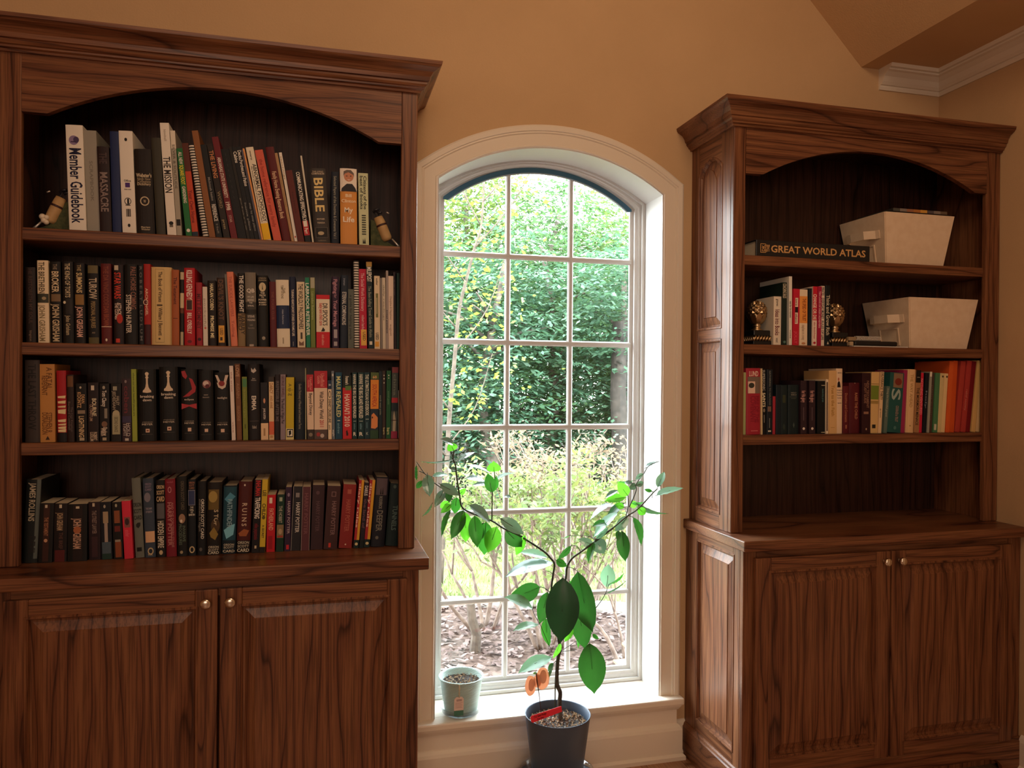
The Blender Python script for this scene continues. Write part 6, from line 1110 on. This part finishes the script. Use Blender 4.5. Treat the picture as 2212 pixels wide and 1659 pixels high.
tcn = N(nt, 'TexCoord'); wv = N(nt, 'TexWave', Scale=70.0, Distortion=2.5, Detail=1.0); wv.bands_direction = 'Z'; wv.inputs['Detail Scale'].default_value = .3
mpn = N(nt, 'Mapping'); mpn.inputs['Rotation'].default_value = (.35, .35, 0); lk.new(tcn.outputs['Object'], mpn.inputs[0]); lk.new(mpn.outputs[0], wv.inputs['Vector'])
bu = N(nt, 'Bump', Strength=.6, Distance=.0015); lk.new(wv.outputs['Fac'], bu.inputs['Height']); lk.new(bu.outputs[0], b.inputs['Normal'])
obj('pot', bm, MINT, p2, True)
soil('soil', .068, hp-.022, p2, SOILM, 260, .008)
tg = thing('hanging_tag', 'pink paper tag with a green foot hanging from the mint pot', 'tag', (SX-.022, SY-.079, ZST+.06))
bm = bmesh.new(); o_ = [(-.0165, -.042), (.0165, -.042), (.0165, .018), (.010, .026), (-.010, .026), (-.0165, .018)]
def card(pts, y, mi): 
    A = [bm.verts.new((x, y-z*.12, z)) for x, z in pts]; B = [bm.verts.new((x, y+.0007-z*.12, z)) for x, z in pts]; bm.faces.new(A).material_index = mi; bm.faces.new(B[::-1]).material_index = mi
    for i in range(len(A)): bm.faces.new((A[i], A[(i+1) % len(A)], B[(i+1) % len(A)], B[i])).material_index = mi
card(o_, 0, 0); card([(-.0165, -.042), (.0165, -.042), (.0165, -.023), (-.0165, -.023)], -.0004, 1)
for i in range(2): card([(-.009, .015-i*.004), (.010, .015-i*.004), (.010, .0166-i*.004), (-.009, .0166-i*.004)], -.0004, 2)
for i in range(5): card([(-.013, .005-i*.0045), (.012-(i % 2)*.003, .005-i*.0045), (.012-(i % 2)*.003, .0058-i*.0045), (-.013, .0058-i*.0045)], -.0004, 3)
obj('card', bm, [bookmat('ecd6cc'), bookmat('4c8070'), bookmat('6c4c50'), bookmat('a47c78')], tg)
bm = bmesh.new(); tube(bm, smoothpts([(0, -.004, .024), (.001, -.006, .040), (-.001, -.006, .052), (.0, -.001, .066), (-.001, .006, .066)], 4), .0016, .0014, 7); tube(bm, smoothpts([(.001, -.004, .024), (-.002, -.007, .040), (.002, -.006, .052), (.001, -.001, .067)], 4), .0013, .0013, 7); obj('string', bm, mat('jute', (.55, .48, .34, 1), .8), tg, True)

# ------------------------------------------------------------------ the garden outside
ZG = H-1.75
MULCH = noisy('mulch', (0.050,0.031,0.025), (0.130,0.090,0.075), 30, .95, 1.0, 120, .2)
DIRT = noisy('forest_floor', (0.025,0.022,0.013), (0.060,0.050,0.030), 3, .95, .6, 30, .1)
LAWN = noisy('lawn_soil', (0.080,0.105,0.035), (0.150,0.150,0.070), 6, .9, .8, 90, .2)
tag(boxo('ground', -14, 22, 2.9, 42, ZG-.2, ZG-.03, DIRT), kind='structure')
rg = np.random.default_rng(3)
def sheet(name, outline, z, m, kind='structure', dz=.03):
    bm = bmesh.new(); A = [bm.verts.new((x, y, z)) for x, y in outline]; B = [bm.verts.new((x, y, z-dz)) for x, y in outline]; bm.faces.new(A); bm.faces.new(B[::-1])
    for i in range(len(A)): bm.faces.new((A[i], A[(i+1) % len(A)], B[(i+1) % len(A)], B[i]))
    return tag(obj(name, bm, m), kind=kind)
def medge(x): return 5.75-.27*(x-.8)+.15*math.sin(x*1.3)       # where mulch meets lawn
xs_ = [-6+i*.5 for i in range(33)]
sheet('mulch_bed', [(x, medge(x)) for x in xs_]+[(10, 2.95), (-6, 2.95)], ZG, MULCH)
sheet('lawn', [(x, medge(x)) for x in xs_][::-1]+[(-6, 9.6), (10, 9.2)], ZG-.005, LAWN)
# mulch chips
n = 9000; P = np.stack([rg.uniform(-.8, 4.2, n), rg.uniform(3.2, 6.4, n), np.full(n, ZG)], 1); ok = P[:, 1] < np.array([medge(x) for x in P[:, 0]]); P = P[ok]; n = len(P)
a = rg.uniform(0, 2*PI, n); L = rg.uniform(.015, .05, n); dv = np.stack([np.cos(a)*L, np.sin(a)*L, rg.uniform(-.01, .02, n)], 1); wv_ = np.stack([-np.sin(a)*L*.28, np.cos(a)*L*.28, rg.uniform(-.006, .006, n)], 1)
base_ = P+np.stack([np.zeros(n), np.zeros(n), rg.uniform(.004, .03, n)], 1)
V = np.stack([base_-dv*.5-wv_, base_+dv*.5-wv_, base_+dv*.5+wv_, base_-dv*.5+wv_], 1).reshape(-1, 3)
tag(fastmesh('mulch_chips', V, np.arange(4*n).reshape(-1, 4), noisy('chip', (0.065,0.040,0.035), (0.210,0.155,0.145), 6, .9)), 'brown shredded bark mulch outside the window', 'mulch', kind='stuff')
# grass
n = 26000; P = np.stack([rg.uniform(-.6, 6.5, n), rg.uniform(4.3, 9.6, n), np.full(n, ZG)], 1); ok = P[:, 1] > np.array([medge(x) for x in P[:, 0]])+.02; P = P[ok]; n = len(P)
a = rg.uniform(0, 2*PI, n); hgt = rg.uniform(.03, .09, n); wv_ = np.stack([np.cos(a)*.006, np.sin(a)*.006, np.zeros(n)], 1); tp = P+np.stack([rg.normal(0, .025, n), rg.normal(0, .025, n), hgt], 1)
V = np.stack([P-wv_, P+wv_, tp], 1).reshape(-1, 3)
tag(fastmesh('grass', V, np.arange(3*n).reshape(-1, 3), leafmat('grass_blades', (0.110,0.170,0.040), (0.200,0.225,0.090), .3, (0.16,0.21,0.06), .7, 2)), 'sparse yellow-green lawn grass beyond the mulch', 'grass', kind='stuff')
# leafy crowns
def crown(name, c, rad, ncl, npc, ls, m, seed, parent=None, surf=.45, droop=.25, flat=.35, asp=.48):
    r = np.random.default_rng(seed); c = np.array(c); rad = np.array(rad)
    u = r.normal(size=(ncl, 3)); u /= np.linalg.norm(u, axis=1)[:, None]; q = r.random(ncl)**surf
    C = c+u*q[:, None]*rad; ang = np.arctan2(u[:, 1], u[:, 0])+r.normal(0, .6, ncl)
    d = np.stack([np.cos(ang), np.sin(ang), r.normal(-.15, .2, ncl)], 1); sd_ = np.stack([-np.sin(ang), np.cos(ang), np.zeros(ncl)], 1)
    nsz = ls*npc*.16
    k = r.random((ncl, npc)); sg = r.choice([-1, 1], (ncl, npc)); off = r.normal(0, .35, (ncl, npc))
    P = C[:, None]+d[:, None]*(k[..., None]-.5)*nsz*2+sd_[:, None]*(off*nsz*.8)[..., None]
    P[..., 2] -= droop*nsz*(k**2+np.abs(off)*.5)
    P = P.reshape(-1, 3); n = len(P)
    la = np.repeat(ang, npc)+sg.ravel()*r.normal(.9, .35, n); Lz = ls*r.uniform(.6, 1.15, n)
    dv = np.stack([np.cos(la), np.sin(la), r.normal(-.25, .25, n)], 1)*Lz[:, None]
    nr_ = r.normal(0, flat, (n, 3)); nr_[:, 2] += 1; sdv = np.cross(dv, nr_); sdv /= np.linalg.norm(sdv, axis=1)[:, None]; sdv *= (Lz*asp*.5)[:, None]
    V = np.stack([P, P+dv*.45+sdv, P+dv, P+dv*.45-sdv], 1).reshape(-1, 3)
    return tag(fastmesh(name, V, np.arange(4*n).reshape(-1, 4), m, parent), kind='stuff')
def dim(c, k=.5): return tuple(v*k for v in c)
LF = [leafmat('forest_green', (.028, .075, .034), (.075, .145, .058), .40, (.085, .17, .06), .5, 1.2), leafmat('forest_blue_green', (.030, .082, .052), (.075, .145, .092), .4, (.08, .17, .09), .45, 1.2),
      leafmat('forest_yellow_green', (.050, .100, .024), (.120, .165, .040), .45, (.15, .22, .05), .5, 1.6), leafmat('forest_deep', (.010, .030, .016), (.028, .062, .030), .3, (.04, .11, .04), .5, 1.)]
TB = noisy('tree_bark', (0.050,0.040,0.033), (0.110,0.090,0.075), 14, .9, .8, 40)
def tree(x, y, h, rx, rz, m, seed, label, ncl=150, npc=34, ls=.10, tr_=.11, cz=None, name='forest_tree'):
    t = thing(name, label, 'tree', (x, y, ZG-.03), 'forest trees beyond the lawn')
    r = random.Random(seed); pts = [(0, 0, 0)]
    for i in range(1, 6): pts.append((r.uniform(-.12, .12)*i*.4, r.uniform(-.1, .1), h*.85*i/5))
    bm = bmesh.new(); tube(bm, pts, tr_, tr_*.3, 10)
    obj('trunk', bm, TB, t, True)
    bm = bmesh.new()
    for i in range(9):
        k = r.uniform(.3, .95); p = Vector(pts[int(k*4)])*(1-(k*4) % 1)+Vector(pts[int(k*4)+1])*((k*4) % 1); a = r.uniform(0, 2*PI); L = rx*r.uniform(.5, .9)
        tube(bm, [p, p+Vector((c_(a)*L*.5, s_(a)*L*.5, L*.3)), p+Vector((c_(a)*L, s_(a)*L, L*.4))], tr_*.3, tr_*.08, 6)
    obj('boughs', bm, TB, t, True)
    crown('foliage', (0, 0, cz or h*.55), (rx, rx*.8, rz), ncl, npc, ls, m, seed, t)
k = 0
spec = [(.9, 10.6, 3.9), (2.3, 10.2, 3.7), (3.4, 11.0, 4.2), (4.5, 10.3, 3.8), (5.7, 10.9, 4.0), (6.9, 10.4, 4.0), (-.6, 10.8, 4.0)]
desc = ['low bushy green tree at the edge of the lawn', 'blue-green leafy tree filling the lower middle panes', 'tall green tree with layered sprays behind the lawn', 'leafy green tree beside the dark trunk', 'green tree at the far end of the lawn', 'green tree past the last pane', 'green tree before the first pane']
for (x, y, h), dd in zip(spec, desc):
    k += 1; tree(x, y, h+.3, 1.2, (h+.3)*.5, LF[(0, 1, 0, 1, 0, 1, 0)[k-1]], 20+k, dd, 300, 36, .105)
spec2 = [(1.0, 14.2, 6.0), (3.0, 14.8, 6.4), (4.4, 14.0, 5.6), (6.2, 14.8, 6.0), (8.0, 14.2, 5.8), (-1.2, 14.6, 5.6)]
desc2 = ['taller tree of the second row, left group', 'tallest pointed tree against the white sky', 'pale blue-green tree behind the middle panes', 'tall yellow-green tree of the second row', 'tall green tree at the end of the second row', 'tall green tree before the second row']
desc2[0] = 'taller second-row tree behind the slender young tree'
for (x, y, h), dd in zip(spec2, desc2):
    k += 1; tree(x, y, h+.3, 1.55, (h+.3)*.48, LF[(1, 1, 2, 0, 2, 0, 1)[k % 7]], 40+k, dd, 430, 36, .125, .14)
for (x, y, h), dd in zip([(1.5, 19, 6.6), (4.6, 20, 7.0), (7.8, 19.4, 7.0), (11, 19, 7)], ['far dark tree deep in the woods, first of four', 'far dark tree deep in the woods, second of four', 'far dark tree deep in the woods, third of four', 'far dark tree deep in the woods, last of four']):
    k += 1; tree(x, y, h, 2.6, h*.5, LF[3 if k % 2 else 0], 60+k, dd, 380, 36, .19, .2)
for i, x in enumerate((-1.2, .6, 2.3, 4.0, 5.7, 7.4)):
    t = thing('understory_bush', 'dense dark green bush under the trees, %s one along the lawn' % ('first', 'second', 'third', 'fourth', 'fifth', 'last')[i], 'bush', (x, 12.4+.3*(i % 2), ZG-.03), 'understory bushes below the forest trees')
    bm = bmesh.new()
    for k2 in range(5): tube(bm, [(0, 0, 0), ((k2-2)*.15, .05*k2, .6), ((k2-2)*.35, .05, 1.3)], .02, .008, 5)
    obj('stems', bm, TB, t); crown('foliage', (0, 0, 1.3), (1.15, .6, 1.5), 170, 34, .11, LF[3 if i % 2 else 0], 90+i, t)
# the dark trunk seen through the lower panes
t = thing('bare_tree', 'dark straight tree trunk behind the foliage near the lawn edge', 'tree', (3.93, 9.5, ZG-.03)); bm = bmesh.new(); tube(bm, [(0, 0, 0), (.03, 0, .8), (0, .05, 1.6), (.04, .1, 2.6)], .13, .10, 12); obj('bark', bm, noisy('dark_bark', (0.010,0.009,0.007), (0.03,0.024,0.020), 12, .9, .8, 30), t, True)
crown('foliage', (-.1, 0, 2.9), (.8, .4, .75), 60, 34, .10, LF[1], 77, t)
# slender young tree near the window
YT = thing('young_tree', 'slender young tree with pale trunk and yellow-green leaves', 'tree', (1.02, 6.4, ZG-.005))
PB = noisy('pale_bark', (0.045,0.034,0.026), (0.09,0.072,0.056), 20, .8, .4, 60)
bm = bmesh.new(); main = [(.0, 0, 0), (.04, 0, .80), (.068, .02, 1.40), (.104, 0, 1.88), (.14, -.02, 2.35), (.20, 0, 2.6), (.28, 0, 2.92), (.335, 0, 3.12), (.36, 0, 3.7), (.34, 0, 4.3)]
tube(bm, smoothpts(main, 3), .024, .006, 10); obj('trunk', bm, PB, YT, True)
r = random.Random(12); bm = bmesh.new(); tips = []
for (z, dx, dz) in ((1.5, -.5, 1.1), (2.0, .5, 1.0), (2.2, -.6, 1.2), (2.6, -.5, 1.0), (2.9, .6, 1.2), (3.1, -.4, 1.1), (3.3, .5, 1.0), (3.6, -.4, .9), (3.8, .35, .9), (1.2, .4, .8), (1.1, -.4, .8)):
    i = min(int(z/.55), len(main)-2); p = Vector((np.interp(z, [q[2] for q in main], [q[0] for q in main]), 0, z)); dy = r.uniform(-.4, .4)
    e = p+Vector((dx, dy, dz)); mdl = p+Vector((dx*.6, dy*.5, dz*.4)); tube(bm, smoothpts([p, mdl, e], 4), .007, .0025, 6); tips += [mdl, e, (mdl+e)/2]
obj('boughs', bm, PB, YT, True)
YL = leafmat('young_tree_leaves', (.075, .16, .016), (.17, .23, .030), .5, (.22, .34, .04), .5, 5)
for i, p in enumerate(tips): 
    pass
cl = []
for i, p in enumerate(tips+[Vector(q) for q in main[4:]]):
    r_ = np.random.default_rng(i+5); n = 46; P = np.array(p)+r_.normal(0, .19, (n, 3)); la = r_.uniform(0, 2*PI, n); Lz = r_.uniform(.035, .07, n); dv = np.stack([np.cos(la), np.sin(la), r_.normal(0, .4, n)], 1)*Lz[:, None]
    nn = r_.normal(0, .7, (n, 3)); nn[:, 2] += .8; sv = np.cross(dv, nn); sv /= np.linalg.norm(sv, axis=1)[:, None]; sv *= (Lz*.3)[:, None]; cl.append(np.stack([P, P+dv*.45+sv, P+dv, P+dv*.45-sv], 1).reshape(-1, 3))
V = np.concatenate(cl); tag(fastmesh('foliage', V, np.arange(len(V)).reshape(-1, 4), YL, YT), kind='stuff')
# shrubs with bare fanned stems
def shrub(x, y, hgt, spread, nst, seed, label, m, nleaf=60, ls=.05, top=.55, name='shrub', bark=None):
    t = thing(name, label, 'shrub', (x, y, ZG-.005)); r = random.Random(seed); bm = bmesh.new(); tips = []
    def grow(p, d, L, rad, lev):
        e = p+d*L; mdl = p+d*L*.5+Vector((r.uniform(-.03, .03), r.uniform(-.03, .03), r.uniform(0, .04)))*L*3
        tube(bm, smoothpts([p, mdl, e], 3), rad, rad*.6, 6 if lev < 2 else 4)
        if lev >= 1: tips.append(e)
        if lev < 3:
            for _ in range(2 if lev else 3):
                nd = (d+Vector((r.uniform(-.7, .7)*spread, r.uniform(-.6, .6), r.uniform(-.15, .5)))).normalized(); grow(e, nd, L*r.uniform(.6, .85), rad*.6, lev+1)
    for i in range(nst):
        a = -1+2*(i+.5)/nst; grow(Vector((a*.10, r.uniform(-.08, .08), 0)), Vector((a*spread, r.uniform(-.4, .4), 1)).normalized(), hgt*.34, .017*r.uniform(.7, 1.2), 0)
    obj('stems', bm, bark or noisy('shrub_bark', (0.110,0.080,0.065), (0.200,0.155,0.130), 25, .85), t, True)
    cl = []
    for i, p in enumerate(tips):
        if p.z < hgt*top: continue
        r_ = np.random.default_rng(seed*100+i); n = nleaf//4; P = np.array(p)+r_.normal(0, .05, (n, 3)); la = r_.uniform(0, 2*PI, n); Lz = ls*r_.uniform(.6, 1.2, n); dv = np.stack([np.cos(la), np.sin(la), r_.normal(.3, .4, n)], 1)*Lz[:, None]
        nn = r_.normal(0, .5, (n, 3)); nn[:, 2] += 1; sv = np.cross(dv, nn); sv /= np.linalg.norm(sv, axis=1)[:, None]; sv *= (Lz*.22)[:, None]; cl.append(np.stack([P, P+dv*.5+sv, P+dv, P+dv*.5-sv], 1).reshape(-1, 3))
    if cl:
        V = np.concatenate(cl); tag(fastmesh('foliage', V, np.arange(len(V)).reshape(-1, 4), m, t), kind='stuff')
SL = leafmat('shrub_leaves', (.07, .14, .03), (.19, .21, .065), .4, (.18, .25, .07), .5, 6); SB = leafmat('shrub_leaves_brown', (0.130,0.085,0.035), (0.180,0.140,0.060), .4, (0.200,0.150,0.125), .6, 6)
shrub(1.48, 4.75, 1.25, .55, 8, 3, 'tall shrub with bare fanned stems in the mulch behind the pot', SL, 70, .055, .5)
shrub(1.15, 5.2, 1.25, .9, 6, 7, 'wide arching shrub with yellow-green leaf tips by the stump', SL, 60, .055, .55)
shrub(2.05, 5.6, 1.45, .6, 7, 11, 'tan-leaved shrub with pale stems behind the fanned one', SB, 80, .05, .6)
shrub(2.35, 6.9, .8, .9, 9, 15, 'low bright yellow-green bush on the lawn', leafmat('lime_leaves', (0.210,0.260,0.040), (0.350,0.350,0.070), .4, (0.350,0.375,0.100), .6, 6), 120, .05, .15)
shrub(1.9, 4.35, .95, .8, 4, 19, 'thin twiggy shrub beside the last pane', SL, 16, .05, .5)
# cut stump and stone edging
st_ = obj('tree_stump', bmesh.new(), PB)
bm = bmesh.new(); tube(bm, [(0, 0, 0), (.01, 0, .12), (-.02, 0, .22), (-.03, 0, .32)], .038, .026, 10); tube(bm, [(0, 0, .13), (.05, 0, .18)], .015, .012, 7); bm.to_mesh(st_.data); bm.free(); st_.location = (.99, 4.78, ZG-.005)
tag(st_, 'short cut stump with a side stub standing in the mulch', 'stump')
se = thing('stone_edging', 'pale stone edging between the mulch and the lawn', 'edging', (.5, 5.85, ZG)); STN = noisy('pale_stone', (0.275,0.250,0.235), (0.360,0.340,0.320), 12, .9, .6, 60)
r = random.Random(5); x = -.4
while x < 3.6:
    L = r.uniform(.18, .3); bm = bmesh.new(); box(bm, -L/2+.008, L/2-.008, -.07, .07, -.02, .05+r.uniform(0, .02), 0, .015); o = obj('stone', bm, STN, se); o.location = (x+L/2-.5, medge(x+L/2)-5.85, 0); o.rotation_euler = (0, 0, math.atan2(medge(x+L)-medge(x), L)); x += L
